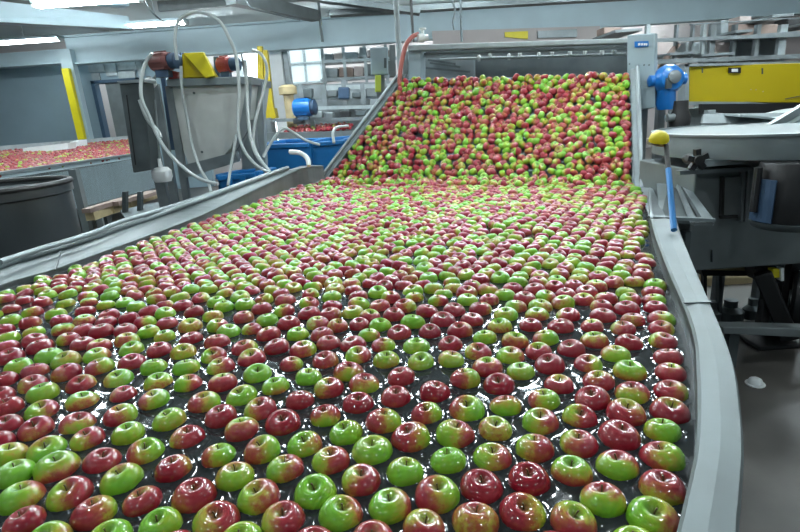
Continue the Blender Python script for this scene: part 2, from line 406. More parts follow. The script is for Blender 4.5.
# ---- the incline: conveyor lifting apples out of the tank
TL = W(406, 80, 5.5); TR = W(630, 76, 4.42)
bl = np.array([*BL, WZ - .02]); br = np.array([*BR, WZ - .02])
bl[:2] = BL; 
def inc(u, v): return (1 - v) * ((1 - u) * bl + u * br) + v * ((1 - u) * TL + u * TR)
inor = np.cross(br - bl, (TL - bl)); inor = inor / np.linalg.norm(inor)
if inor[2] < 0: inor = -inor
lift = empty('incline_conveyor', (.9, 4.8, 0), 'steep steel-sided conveyor carrying apples up out of the wash tank', 'conveyor')
mb = MB()
N1, N2 = 10, 10
for sgn in (0,):
    off = inor * -.02
    vs = [inc(i / N1, -.12 + 1.12 * j / N2) + off for j in range(N2 + 1) for i in range(N1 + 1)] + [inc(i / N1, -.12 + 1.12 * j / N2) + off - inor * .03 for j in range(N2 + 1) for i in range(N1 + 1)]
    K = (N1 + 1) * (N2 + 1); fs = []
    for j in range(N2):
        for i in range(N1):
            q = j * (N1 + 1) + i; fs += [(q, q + 1, q + N1 + 2, q + N1 + 1), (K + q + N1 + 1, K + q + N1 + 2, K + q + 1, K + q)]
    mb.add(vs, fs)
mb.build('belt', 'dsteel', lift)
for k in range(15):
    v = k / 14
    MB().tube([inc(0.005, v) - inor * .008, inc(.995, v) - inor * .008], .011, 8).build('flight_bar', 'steel2', lift)
def sideplate(u0, s, name, w_=.085, hi=.05, v0=-.06):
    d = (br - bl); d[2] = 0; d /= np.linalg.norm(d); d = d * s
    a0 = inc(u0, v0); a1 = inc(u0, 1.03)
    mb = MB(); n_ = inor
    mb.hexa([a0 - n_ * .12, a0 + d * w_ - n_ * .12, a0 + d * w_ + n_ * hi, a0 + n_ * hi], [a1 - n_ * .12, a1 + d * w_ - n_ * .12, a1 + d * w_ + n_ * hi, a1 + n_ * hi])
    o = mb.build(name, 'rim', lift, bevel=.008)
    MB().tube([a0 + d * w_ * .8 + n_ * (hi + .012), a1 + d * w_ * .8 + n_ * (hi + .012)], .016, 10).build('edge_pipe', 'steel', o, smooth=True)
sideplate(0, -1, 'side_rail'); sideplate(1, 1, 'side_rail', .07, .05)
for u, v in ((0.02, .9), (.98, .9), (.02, .4), (.98, .4)):
    q = inc(u, v); MB().box(q[0] - .03, q[0] + .03, q[1] + .08, q[1] + .14, 0, q[2] - .1).build('leg', 'steel2', lift)

# ================================================================ apples
# read off the photograph: (x, y offset of the view, scale, [(x, y, greenness 0-9, greener side)])
TR_ = [
 (0,432,5.32,"245,90,7,B 45,120,6,C 80,215,9,C 300,187,5,T 540,145,1,C 772,100,6,R 645,245,7,B 110,345,7,L 370,325,4,L 480,435,3,R 755,360,1,T 120,475,1,C 275,560,8,C 578,560,8,C"),
 (140,432,5.32,"175,190,1,R 415,115,6,R 650,95,6,R 500,230,6,C 772,190,5,L 285,335,1,L 630,335,5,L 115,495,9,C 400,470,4,L 750,465,3,L 540,570,7,C"),
 (280,432,5.32,"130,60,7,L 490,90,8,C 270,145,4,L 665,205,8,C 430,250,3,L 190,315,9,C 315,425,7,L 585,385,7,L 490,560,2,C 180,590,1,C"),
 (420,432,5.32,"150,145,9,C 385,125,5,L 610,80,4,L 325,280,0,C 580,245,0,C 88,335,5,R 545,420,3,R 295,465,4,C 30,510,2,T"),
 (560,432,5.32,"100,55,3,L 62,200,5,T 545,125,5,R 305,170,5,B 545,290,2,B 240,355,5,B 495,450,6,L 400,600,6,C 70,465,3,T"),
 (0,352,5.32,"105,75,9,C 190,100,1,C 355,110,2,L 530,80,5,R 630,140,8,C 15,150,0,C 155,180,2,L 225,220,8,C 430,170,2,R 435,258,6,T 655,220,1,L 20,225,0,C 45,290,0,C 215,310,5,L 410,375,3,B 640,335,4,R 40,380,0,C 165,415,1,B 680,430,8,C 10,470,1,C 465,460,3,L"),
 (140,352,5.32,"72,80,9,C 245,80,8,C 430,75,4,L 625,115,9,C 95,155,5,T 255,165,5,L 440,160,2,T 720,180,7,T 540,230,7,C 75,250,6,R 340,265,4,R 640,300,3,L 430,340,0,C 155,360,7,C 540,410,3,T 250,445,2,L"),
 (280,352,5.32,"60,60,3,R 150,130,8,C 365,105,3,B 260,190,3,L 445,165,3,B 645,130,1,C 105,250,0,C 415,270,0,C 615,235,2,C 240,335,3,B 15,375,0,C 550,365,4,R 350,425,7,C 695,450,3,R"),
 (420,352,5.32,"360,80,2,T 535,100,8,C 690,65,0,C 240,140,4,R 420,170,0,C 740,170,1,T 78,208,0,C 660,250,6,R 250,300,6,R 455,280,5,B 35,322,4,R 640,365,5,L 400,405,6,C 185,430,5,L"),
 (560,352,5.32,"150,60,4,R 370,100,6,T 590,105,1,T 205,150,2,T 385,215,4,B 590,205,2,R 175,245,0,C 105,340,3,L 350,320,2,T 585,310,1,T 545,410,8,C 315,440,2,C"),
 (0,292,6.65,"30,15,8,C 180,5,1,C 315,20,6,C 450,15,8,C 600,15,5,R 730,25,9,C 45,40,4,L 160,55,3,C 280,70,1,R 435,75,8,C 590,65,5,T 740,80,8,C 70,110,2,C 215,135,4,L 370,145,7,C 565,125,0,C 725,155,1,C 70,190,8,C 200,205,2,C 405,190,0,C 560,190,4,T 775,190,1,C 20,250,0,C 215,265,7,C 420,250,5,T 610,240,2,C 735,255,0,C 60,305,6,C 215,325,1,C 455,315,3,L 740,345,2,T 35,370,0,C 255,370,0,C 555,345,0,C 75,430,0,C 320,430,9,C 435,460,7,C 650,415,7,L"),
 (115,292,6.65,"150,20,3,C 275,45,4,L 430,35,7,C 570,40,3,R 730,5,6,C 30,75,8,C 140,95,8,C 305,95,2,R 450,90,0,C 680,70,9,C 770,90,8,C 190,140,0,C 330,140,8,C 525,130,1,C 650,160,7,C 50,180,0,C 175,205,4,R 345,210,0,C 500,225,6,C 685,225,5,L 20,250,0,C 190,275,7,C 330,295,8,C 505,305,1,C 690,320,3,C 790,260,8,C 30,330,5,C 110,380,8,C 295,385,1,C 455,400,5,C 655,420,5,L 110,465,0,C"),
 (230,292,6.65,"70,30,7,C 60,85,9,C 215,50,5,C 365,50,1,C 535,12,4,R 680,20,8,C 525,72,4,L 210,110,3,C 360,125,4,L 525,140,0,C 680,90,0,C 725,140,2,R 90,170,3,C 245,185,8,C 390,205,0,C 585,210,4,L 765,225,4,C 95,250,3,L 255,280,1,T 450,280,7,C 630,275,2,C 710,340,1,C 95,370,3,R 310,365,1,C 515,375,4,R 145,440,2,T 635,450,1,C"),
 (345,292,6.65,"100,25,1,C 85,85,6,R 230,0,9,C 290,30,3,L 460,30,6,C 620,55,5,L 20,135,5,C 145,155,3,T 230,90,2,C 395,95,3,R 325,150,0,C 545,125,1,C 725,120,0,C 650,185,0,C 40,220,1,C 220,220,8,C 450,200,9,C 360,270,1,C 565,260,0,C 765,258,1,R 120,300,7,L 10,335,0,C 475,360,9,C 700,345,0,C 255,350,4,R 85,415,4,L 275,450,7,C 505,460,8,C 705,445,6,C"),
 (460,292,6.65,"45,45,8,C 215,45,2,C 310,15,7,C 430,40,1,C 600,25,6,L 750,15,1,C 375,90,6,L 570,90,7,C 725,70,6,C 135,110,2,R 305,150,8,C 515,145,5,T 720,150,2,L 80,185,0,C 265,225,5,T 470,220,1,C 670,225,1,C 165,300,8,C 365,325,4,T 570,305,6,R 120,395,3,L 335,420,6,L 525,400,2,T 740,375,0,C"),
 (575,292,6.65,"40,15,0,C 170,30,3,C 350,45,5,L 520,40,5,R 340,5,7,C 520,5,1,C 10,65,4,C 150,85,1,L 335,110,0,C 535,105,0,C 185,160,1,C 385,185,3,C 575,180,4,R 115,225,2,T 320,240,2,L 575,240,3,R 130,320,4,T 360,335,0,C 585,325,3,L 270,410,6,C 620,430,1,C"),
]
pts = []; meta = []
for ox, oy, sc, s_ in TR_:
    for t in s_.split():
        x, y, g, d = t.split(','); x = ox + float(x) / sc; y = oy + float(y) / sc
        p = onz(x, y, WZ + .009); pts.append(p[:2]); meta.append((int(g), d))
T = np.array(pts); NT = len(T)
# fill the rest of the tank
area_pts = []
sp = .0735
xs = np.arange(-2.1, 2.0, sp); ys = np.arange(.2, 5.3, sp * .866)
for j, yy in enumerate(ys):
    for xx in xs: area_pts.append((xx + (j % 2) * sp / 2, yy))
A = np.array(area_pts) + rng.normal(0, .012, (len(area_pts), 2))
ok = inside(A[:, 0], A[:, 1]) & (edgedist(A[:, 0], A[:, 1]) > .036)
A = A[ok]
pp = np.array([proj((x, y, WZ + .013)) for x, y in A])
keep = (pp[:, 1] < 293) | (pp[:, 1] > 541) | (pp[:, 0] < -8) | (pp[:, 2] < .2)
pp = pp[keep]; A = A[keep]
dm = np.min(np.hypot(A[:, None, 0] - T[None, :, 0], A[:, None, 1] - T[None, :, 1]), axis=1)
A = A[dm > .056]
# thin out a little where the photograph shows slits of open water between rows
pr_ = np.array([proj((x, y, WZ))[1] for x, y in A])
A = A[~((pr_ > 225) & (rng.random(len(A)) < .05))]
X = np.vstack([T, A]); mob = np.concatenate([np.full(NT, .25), np.full(len(A), 1.)])
rad = np.clip(rng.normal(.0352, .0017, len(X)), .031, .039)
def relax(X, rad, mob, it, lim=None, wall=True):
    X0 = X.copy()
    for _ in range(it):
        o_ = np.argsort(X[:, 1]); dX = np.zeros_like(X); Ys = X[o_, 1]
        for step in range(1, 90):
            i = o_[:-step]; j = o_[step:]; dy = X[j, 1] - X[i, 1]
            m_ = dy < .085
            if not m_.any(): break
            i = i[m_]; j = j[m_]; d = X[j] - X[i]; L = np.hypot(d[:, 0], d[:, 1]) + 1e-9; ov = (rad[i] + rad[j]) * 1.005 - L
            k = ov > 0
            if not k.any(): continue
            i, j, d, L, ov = i[k], j[k], d[k], L[k], ov[k]; n_ = d / L[:, None]; tot = mob[i] + mob[j]
            np.add.at(dX, i, -n_ * (ov * mob[i] / tot * .6)[:, None]); np.add.at(dX, j, n_ * (ov * mob[j] / tot * .6)[:, None])
        X = X + dX
        if wall:
            ed = edgedist(X[:, 0], X[:, 1]); ins = inside(X[:, 0], X[:, 1])
            bad = np.where((ed < rad) | ~ins)[0]
            for b_ in bad:
                e = 1e-3; f = lambda x, y: (edgedist(np.array([x]), np.array([y]))[0] * (1 if inside(np.array([x]), np.array([y]))[0] else -1))
                g = np.array([f(X[b_, 0] + e, X[b_, 1]) - f(X[b_, 0] - e, X[b_, 1]), f(X[b_, 0], X[b_, 1] + e) - f(X[b_, 0], X[b_, 1] - e)]); g /= np.linalg.norm(g) + 1e-9
                X[b_] += g * min(.02, rad[b_] - f(X[b_, 0], X[b_, 1]) + .0005)
    return X
X = relax(X, rad, mob, 40)
# shrink what is still squeezed
for _ in range(3):
    D = np.hypot(X[:, None, 0] - X[None, :, 0], X[:, None, 1] - X[None, :, 1]) ; np.fill_diagonal(D, 9)
    nn = D.argmin(1); dmin = D.min(1); ov = rad + rad[nn] - dmin; k = ov > .0015
    rad[k] = np.maximum(rad[k] - ov[k] / 2, .0285)
del D
NG = 22; NL = 16
def apple_template(nu, nv):
    th = np.linspace(0, math.pi, nv); th = th - .10 * np.sin(2 * th) * 0
    ph = np.linspace(0, 2 * math.pi, nu, endpoint=False)
    vs = []; cav = []
    TH_, PH_ = np.meshgrid(th, ph, indexing='ij')
    s = np.sin(TH_); c = np.cos(TH_)
    rr = s ** .93 * (1 + .018 * np.cos(5 * PH_) * (s ** 2) * (1 - c * .6))
    rr = rr * (1 + .05 * c)
    z = .86 * np.sign(c) * np.abs(c) ** .92
    top = c > 0
    z = z - np.where(top, .42 * np.exp(-(s / .25) ** 2), -.25 * np.exp(-(s / .25) ** 2))
    V = np.stack([rr * np.cos(PH_), rr * np.sin(PH_), z], -1)
    V = V.reshape(-1, 3); cav = np.where(top, np.exp(-(s / .17) ** 2) * .9, np.exp(-(s / .12) ** 2) * .8).reshape(-1)
    fs = []
    for i in range(nv - 1):
        for k in range(nu): fs.append((i * nu + k, (i + 1) * nu + k, (i + 1) * nu + (k + 1) % nu, i * nu + (k + 1) % nu))
    return V, np.array(fs), cav
HV, HF, HC = apple_template(NG, 19)
LV, LF, LC = apple_template(14, 11)
DIRS = {'C': None, 'L': (-1, 0, .1), 'R': (1, 0, .1), 'B': (0, -1, -.25), 'T': (0, .5, .8)}
def rotm(tx, ty, rz):
    cx, sx, cy, sy, cz, sz = math.cos(tx), math.sin(tx), math.cos(ty), math.sin(ty), math.cos(rz), math.sin(rz)
    return np.array([[cz, -sz, 0], [sz, cz, 0], [0, 0, 1]]) @ np.array([[1, 0, 0], [0, cx, -sx], [0, sx, cx]]) @ np.array([[cy, 0, sy], [0, 1, 0], [-sy, 0, cy]]) 
def apple_geo(V, C, pos, r, g, d, tilt=.22, R=None):
    q = rng.random(6)
    if R is None:
        rz = q[0] * 6.28; a = q[1] * 6.28; t = tilt * (.2 + q[2])
        R = rotm(0, 0, a) @ rotm(t, 0, 0) @ rotm(0, 0, rz)
    sc = np.array([r, r * (.95 + .05 * q[3]), r * (.88 + .09 * q[4])])
    P = (V * sc) @ R.T
    U = P / (np.linalg.norm(P, axis=1)[:, None] + 1e-9)
    az = math.atan2(pos[0], max(pos[1], .1))   # viewing azimuth
    if d == 'C':
        a = q[5] * 6.28; dv = np.array([math.cos(a), math.sin(a), .3 * (q[3] - .5)]); k = .12 + .12 * q[1]
    else:
        dv = np.array(DIRS[d], float); ca, sa = math.cos(-az), math.sin(-az); dv = np.array([ca * dv[0] - sa * dv[1], sa * dv[0] + ca * dv[1], dv[2]]); k = .42
    dv /= np.linalg.norm(dv)
    f1 = rng.random(3) * 6.28; fr = rng.normal(0, 2.2, (3, 3))
    nzv = sum(np.sin(U @ fr[i] + f1[i]) for i in range(3)) / 3
    bl_ = .5 + (g - 4.4) / 9 * .95 + k * (U @ dv) + .16 * nzv + .10 * (C > .02) * (1 - C)
    return P, bl_, R
def make_mesh(name, P, Fc, bl_, cav, loc, hi=True):
    me = bpy.data.meshes.new(name); n = len(P); nf = len(Fc)
    me.vertices.add(n); me.vertices.foreach_set('co', P.astype(np.float32).ravel())
    me.loops.add(nf * 4); me.polygons.add(nf); me.loops.foreach_set('vertex_index', Fc.astype(np.int32).ravel())
    me.polygons.foreach_set('loop_start', np.arange(0, nf * 4, 4, dtype=np.int32)); me.polygons.foreach_set('loop_total', np.full(nf, 4, dtype=np.int32))
    me.polygons.foreach_set('use_smooth', np.ones(nf, dtype=bool)); me.update(calc_edges=True); me.validate()
    at = me.attributes.new('blush', 'FLOAT', 'POINT'); at.data.foreach_set('value', bl_.astype(np.float32))
    at = me.attributes.new('cavity', 'FLOAT', 'POINT'); at.data.foreach_set('value', cav.astype(np.float32))
    at = me.attributes.new('lcoord', 'FLOAT_VECTOR', 'POINT'); at.data.foreach_set('vector', loc.astype(np.float32).ravel())
    me.materials.append(M['apple']); return me
# colours of the filled-in apples, as in the photograph: red a little more common than green
def rnd_col():
    g = int(rng.choice([0, 1, 2, 3, 4, 5, 6, 7, 8, 9], p=[.11, .14, .13, .11, .10, .10, .10, .10, .07, .04]))
    return g, str(rng.choice(['C', 'L', 'R', 'T', 'B'], p=[.5, .14, .14, .11, .11]))
PX = np.array([proj((x, y, WZ + .013)) for x, y in X])
meta += [rnd_col() for _ in range(len(X) - NT)]
vis = (PX[:, 0] > -15) & (PX[:, 0] < 815) & (PX[:, 1] < 545) & (PX[:, 2] > .3)
order = np.argsort(PX[:, 2] + np.where(vis, 0, 99)); front = list(order[:300])
# --- labels
def cw(g, d):
    side = {'L': 'left', 'R': 'right', 'B': 'front', 'T': 'top'}.get(d)
    if g <= 0: return 'deep red apple'
    if g == 1: return 'red apple with faint green tinge' if d == 'C' else f'red apple, {side} slightly green'
    if g in (2, 3): return 'red apple with small green patches' if d == 'C' else f'mostly red apple, {side} greenish'
    if g in (4, 5): return 'mottled red-green apple' if d == 'C' else f'red apple, {side} side green'
    if g in (6, 7): return 'green apple with red blush' if d == 'C' else f'mostly green apple, {side} greenest'
    return 'bright green apple' if g == 9 else 'green apple'
def sw(g): return 'deep red' if g == 0 else 'mostly red' if g <= 3 else 'half-red' if g <= 5 else 'mostly green' if g <= 7 else 'green'
def zone(x, y):
    cx_ = ['far left', 'left', 'centre-left', 'centre', 'centre-right', 'right'][int(min(max(x, 0) // 117, 5))]
    ry = 'front rows' if y > 470 else 'near rows' if y > 415 else 'middle rows' if y > 365 else 'back rows' if y > 325 else 'rearmost rows'
    return f'{ry}, {cx_}'
cand = {}; used = {}
fs_ = np.array(front); FP = PX[fs_]
lab = {}
for n_, i in enumerate(front):
    x, y, _ = PX[i]; dx = FP[:, 0] - x; dy = FP[:, 1] - y; sc = max(.123 * (y - 110), 8)
    def nb(fx, fy):
        tx, ty = x + fx * sc, y + fy * sc * .75; dd = np.hypot(FP[:, 0] - tx, (FP[:, 1] - ty) * 1.3); dd[n_] = 1e9
        k = int(dd.argmin()); return sw(meta[front[k]][0]) if dd[k] < sc * .8 else None
    rels = [('left of', nb(1, 0)), ('right of', nb(-1, 0)), ('behind', nb(0, 1)), ('before', nb(0, -1))]
    rels = [(a, c) for a, c in rels if c]
    lab[i] = (cw(*meta[i]), zone(x, y), rels)
def text(L, nrel, start=0):
    c, z, r = L; s = f'{c}, {z}'
    r = (r[start:] + r[:start])[:nrel]
    for k, (a, q) in enumerate(r): s += (', ' if k == 0 else ', ') + f'{a} {q}'
    if r: s += ' one'
    return s
import re
def nwords(t): return len(re.findall(r'[A-Za-z0-9]+', t))
final = {}
from collections import Counter
todo = set(front)
for nrel, st in ((0, 0), (1, 0), (1, 1), (1, 2), (1, 3), (2, 0), (2, 1), (2, 2), (2, 3), (3, 0), (3, 1), (3, 2)):
    txt = {i: text(lab[i], nrel, st) for i in front}; cnt = Counter(txt.values())
    for i in list(todo):
        if cnt[txt[i]] == 1 and nwords(txt[i]) <= 16 and txt[i] not in final.values(): final[i] = txt[i]; todo.discard(i)
ordw = ['leftmost', 'second from the left', 'third from the left', 'fourth from the left']
groups_ = {}
for i in todo: groups_.setdefault(text(lab[i], 0, 0), []).append(i)
for t_, L_ in groups_.items():
    L_.sort(key=lambda i: PX[i][0])
    for k, i in enumerate(L_): final[i] = ordw[min(k, 3)] + ' ' + t_ if len(L_) > 1 else t_ + ', alone'
stem_me = None
def stem_mesh():
    m_ = MB(); m_.tube([(0, 0, -.002), (.0004, 0, .004), (.0012, 0, .009), (.0025, .0006, .013)], [.0014, .0011, .0011, .0017], 6)
    me = bpy.data.meshes.new('stem'); me.from_pydata(m_.v, [], m_.f); me.materials.append(M['stem']); me.polygons.foreach_set('use_smooth', [True] * len(me.polygons)); return me
stem_me = stem_mesh()
ZA = WZ + .0005
def zoff(i):
    return ZA + rng.normal(0, .0012)
for i in front:
    g, d = meta[i]; p = np.array([X[i, 0], X[i, 1], zoff(i)])
    P, bl_, R = apple_geo(HV, HC, p, rad[i] * 1.02, g, d)
    me = make_mesh('apple', P, HF, bl_, HC, HV * 1.0 + rng.random(3) * 50)
    o = bpy.data.objects.new('apple', me); o.location = p; COL.objects.link(o)
    tag(o, final[i], 'apple', 'apples floating in the near part of the tank')
    s_ = bpy.data.objects.new('stem', stem_me); s_.parent = o
    s_.matrix_local = Matrix.Translation(Vector(R @ np.array([0, 0, rad[i] * .43]))) @ Matrix([list(r_) for r_ in R]).to_4x4()
    COL.objects.link(s_)
def stuff(name, items, label):
    nv, nf = len(LV), len(LF); n = len(items)
    Pa = np.empty((n * nv, 3)); Ba = np.empty(n * nv); Fa = np.empty((n * nf, 4), int); La = np.empty((n * nv, 3))
    for k, (p, r, g, d, tl) in enumerate(items):
        P, bl_, R = apple_geo(LV, LC, p, r, g, d, tl); Pa[k * nv:(k + 1) * nv] = P + p; Ba[k * nv:(k + 1) * nv] = bl_
        Fa[k * nf:(k + 1) * nf] = LF + k * nv; La[k * nv:(k + 1) * nv] = LV + rng.random(3) * 50
    me = make_mesh(name, Pa, Fa, Ba, np.tile(LC, n), La); o = bpy.data.objects.new(name, me); COL.objects.link(o)
    tag(o, label, 'apples', None, 'stuff'); return o
items = []
fset = set(front)
for i in range(len(X)):
    if i in fset: continue
    y = X[i, 1]; dens = min(max((PX[i, 1] - 185) / 60, 0), 1)
    z = zoff(i) + (1 - dens) * abs(rng.normal(.006, .008)) * (1 if X[i, 1] > 2.5 else 0)
    items.append((np.array([X[i, 0], X[i, 1], z]), rad[i] * 1.0, *meta[i], .3))
# apples riding up the incline, relaxed in its plane
wI = np.linalg.norm((br - bl + TR - TL) / 2); hI = np.linalg.norm((TL + TR - bl - br) / 2)
Q = []
rows = 22
for j in range(rows):
    v = (j + .35) / rows; w_here = np.linalg.norm(inc(1, v) - inc(0, v)); n_ = int(w_here / .061)
    for k in range(n_):
        u = (k + .5 + .5 * (j % 2) - .25) / n_
        Q.append((u + rng.normal(0, .0045), v + rng.normal(0, .008)))
for u, v in Q:
    u = min(max(u, .016), .984); p = inc(u, v) + inor * (.014 + rng.random() * .024)
    items.append((p, float(np.clip(rng.normal(.0365, .0018), .033, .040)), *rnd_col(), 1.2))
# loose ones piled at the foot of the incline
for k in range(150):
    u = rng.random() * .96 + .02; v = rng.random(); q = inc(u, 0); c_ = (br - bl); fwd = np.array([c_[1], -c_[0], 0]); fwd /= np.linalg.norm(fwd)
    if fwd[1] > 0: fwd = -fwd
    p = q + fwd * (v * .22); p[2] = WZ + .045 - v * .02 + rng.random() * .01
    if inside(p[0], p[1]) and edgedist(p[0], p[1]) > .035: items.append((p, .0345, *rnd_col(), 1.0))
stuff('crowded_apples', items, 'dense far mass of red and green apples beyond the near ones, up to the incline top')
print('APPLES traced', NT, 'all', len(X), 'stuff', len(items), 'label dup', len(final) - len(set(final.values())))

# ---- water, lifted into a meniscus around every apple
def water():
    vs = []; fs = []
    bands = [(.2, 1.45, .0045), (1.45, 2.4, .009), (2.4, 5.1, .03)]
    base = 0; V_ = []; F_ = []
    for y0, y1, st in bands:
        gx = np.arange(-2.05, 2.0, st); gy = np.arange(y0, y1 + st * .51, st) if st != .03 else np.linspace(y0, y1, 91)
        gy = np.linspace(y0, y1, int(round((y1 - y0) / st)) + 1)
        GX, GY = np.meshgrid(gx, gy); H = np.zeros_like(GX)
        if st < .02:
            for i in range(len(X)):
                x, y = X[i]; 
                if y < y0 - .1 or y > y1 + .1: continue
                a = max(int((x - .07 - gx[0]) / st), 0); b_ = int((x + .07 - gx[0]) / st) + 1; c_ = max(int((y - .07 - y0) / st), 0); d_ = int((y + .07 - y0) / st) + 1
                if c_ >= len(gy) or d_ <= 0: continue
                sl = (slice(c_, d_), slice(a, b_)); dd = np.hypot(GX[sl] - x, GY[sl] - y) - rad[i] * .97
                H[sl] = np.maximum(H[sl], (.0030 if st < .006 else .0017) * np.exp(-np.maximum(dd, 0) / .0045))
        H += .0006 * np.sin(GX * 31 + GY * 11) + .0006 * np.sin(GY * 37 - GX * 17)
        edge = (np.abs(GY - y0) < 1e-6) | (np.abs(GY - y1) < 1e-6)
        ins = inside(GX, GY) | (edgedist(GX, GY) < .008)
        idx = np.full(GX.shape, -1); cell = ins[:-1, :-1] & ins[1:, :-1] & ins[:-1, 1:] & ins[1:, 1:]
        use = np.zeros_like(ins); use[:-1, :-1] |= cell; use[1:, :-1] |= cell; use[:-1, 1:] |= cell; use[1:, 1:] |= cell
        idx[use] = np.arange(use.sum()) + base; V_.append(np.stack([GX[use], GY[use], WZ + H[use]], -1))
        F_.append(np.stack([idx[:-1, :-1][cell], idx[:-1, 1:][cell], idx[1:, 1:][cell], idx[1:, :-1][cell]], -1)); base += use.sum()
    V_ = np.vstack(V_); F_ = np.vstack(F_); z = np.zeros(len(V_))
    me = make_mesh('water', V_, F_, z, z, V_); me.materials.clear(); me.materials.append(M['water'])
    o = bpy.data.objects.new('water', me); COL.objects.link(o); tag(o, 'dark rippling water filling the apple wash tank', 'water', None, 'stuff')
water()

# ================================================================ things around the tank
def quad(mb, pix, Ys, th):
    """plate whose corners stand at the given distances; th is its real thickness, away from the camera"""
    if not hasattr(Ys, '__len__'): Ys = [Ys] * 4
    P = [W(x, y, Y) for (x, y), Y in zip(pix, Ys)]
    n = np.cross(P[1] - P[0], P[3] - P[0]); n /= np.linalg.norm(n)
    if n @ (P[0] - _o) < 0: n = -n
    return mb.hexa(P, [p + n * th for p in P])
def qb(name, pix, Ys, th, m, parent=None, **k): return quad(MB(), pix, Ys, th).build(name, m, parent, **k)
def rect(x0, x1, y0, y1): return [(x0, y0), (x1, y0), (x1, y1), (x0, y1)]
def wtube(pixY, r, n=8, sm=6): return MB().tube(smoothpts([W(*p) for p in pixY], sm), r, n)

# ---- plate joining the incline to the rim on the right, part of the conveyor
mbx = MB(); quad(mbx, [(638, 186), (650, 182), (668, 222), (652, 224)], [3.75, 3.8, 2.45, 2.38], .03); mbx.build('joining_plate', 'steel2', lift)

# ---- second flume with red apples, left background
ft = empty('apple_flume', W(90, 175, 8) * np.array([1, 1, 0]), 'pale blue-grey steel flume at the left, full of red apples, behind the black drum', 'tank')
n0, n1, f0, f1 = W(-60, 178, 5.6), W(150, 153, 9.4), W(-90, 160, 9.0), W(146, 139, 13.5)
n0[2] = n1[2] = 1.2
mb = MB(); mb.slab(n0, n1, .62, 1.24, .03); mb.build('near_wall', 'beam', ft, label='pale blue-grey near wall')
MB().bar(n0 + [0, 0, .04], n1 + [0, 0, .04], .07, .035).build('rim', 'steel', ft)
MB().bar(f0 + [0, 0, .05], f1 + [0, 0, .05], .08, .12).build('rim', 'galv', ft)
mb = MB(); mb.hexa([n0 - [0, 0, .6], n1 - [0, 0, .6], f1 - [0, 0, .8], f0 - [0, 0, .8]], [n0 - [0, 0, .03], n1 - [0, 0, .03], f1 - [0, 0, .04], f0 - [0, 0, .04]]); mb.build('trough_floor', 'gsteel', ft)
for t in (.28, .55, .8):
    q = n0 + (n1 - n0) * t; MB().box(q[0] - .05, q[0] + .05, q[1] + .1, q[1] + .2, 0, .62).build('leg', 'gsteel', ft)
q = W(74, 171, 6.2); MB().bar(q + [0, 0, .02], [q[0], q[1], 0], .085, .085).build('corner_post', 'steel', ft)
SV, SF, SC = apple_template(8, 6)
def small_mass(name, c4, spx, label, greens):
    a, b2, c_, d_ = c4; wv = np.linalg.norm((b2 - a + c_ - d_) / 2); hv = np.linalg.norm((c_ - b2 + d_ - a) / 2); nu = int(wv / spx); nv = int(hv / spx)
    Ps = []; Bs = []; Fs = []; Ls = []; k = 0
    for j in range(nv):
        for i in range(nu):
            u = (i + .5 + rng.normal(0, .2)) / nu; v = (j + .5 + rng.normal(0, .2)) / nv
            p = (1 - v) * ((1 - u) * a + u * b2) + v * ((1 - u) * d_ + u * c_) + [0, 0, rng.random() * .02]
            g = int(rng.choice([0, 1, 2, 3, 6, 8], p=greens))
            P, bl_, R = apple_geo(SV, SC, p, .037, g, 'C', 1.2); Ps.append(P + p); Bs.append(bl_); Fs.append(SF + k * len(SV)); Ls.append(SV + rng.random(3) * 50); k += 1
    me = make_mesh(name, np.vstack(Ps), np.vstack(Fs), np.concatenate(Bs), np.tile(SC, k), np.vstack(Ls)); o = bpy.data.objects.new(name, me); COL.objects.link(o)
    tag(o, label, 'apples', None, 'stuff')
e_ = (n1 - n0) / np.linalg.norm(n1 - n0)
small_mass('flume_apples', [n0 + [0, .08, .0], n1 + [0, .08, .0], f1, f0], .085, 'mass of mostly red apples filling the pale flume at the left', [.34, .25, .18, .1, .08, .05])
t_ = tag(qb('plastic_sheet', [(23, 148), (68, 143), (68, 149), (23, 154)], 9.9, .25, 'white'), 'white flat tray lying on the far rim of the left apple flume', 'tray')
tag(qb('plastic_box', [(69, 142), (79, 140), (80, 148), (70, 149)], 11.0, .3, 'white', bevel=.02), 'small pale box at the foot of the yellow guard post', 'box')

# ---- big black drum
c = W(-21, 179, 3.5); c[2] = 0
dr = empty('drum', c, 'big black round drum with a grey top, left of the wash tank rim', 'drum')
MB().lathe(c, [(.47, .25), (.485, .5), (.495, .9), (.50, 1.24), (.515, 1.25), (.515, 1.30), (.49, 1.30), (.48, 1.2), (.3, 1.2), (0, 1.2)], 48).build('body', 'drum', dr, smooth=True)
MB().tube([c + [.505 * math.cos(a), .505 * math.sin(a), 1.315] for a in np.linspace(0, 2 * math.pi, 48, endpoint=False)], .02, 8, closed=True).build('rim', 'black', dr, smooth=True)
MB().lathe(c, [(0, 1.262), (.3, 1.268), (.46, 1.275), (.482, 1.285), (.482, 1.25), (0, 1.25)][::-1], 40).build('lid', 'gsteel', dr, smooth=True)
MB().box(c[0] - .4, c[0] + .4, c[1] - .4, c[1] + .4, 0, .25).build('plinth', 'dsteel', dr)

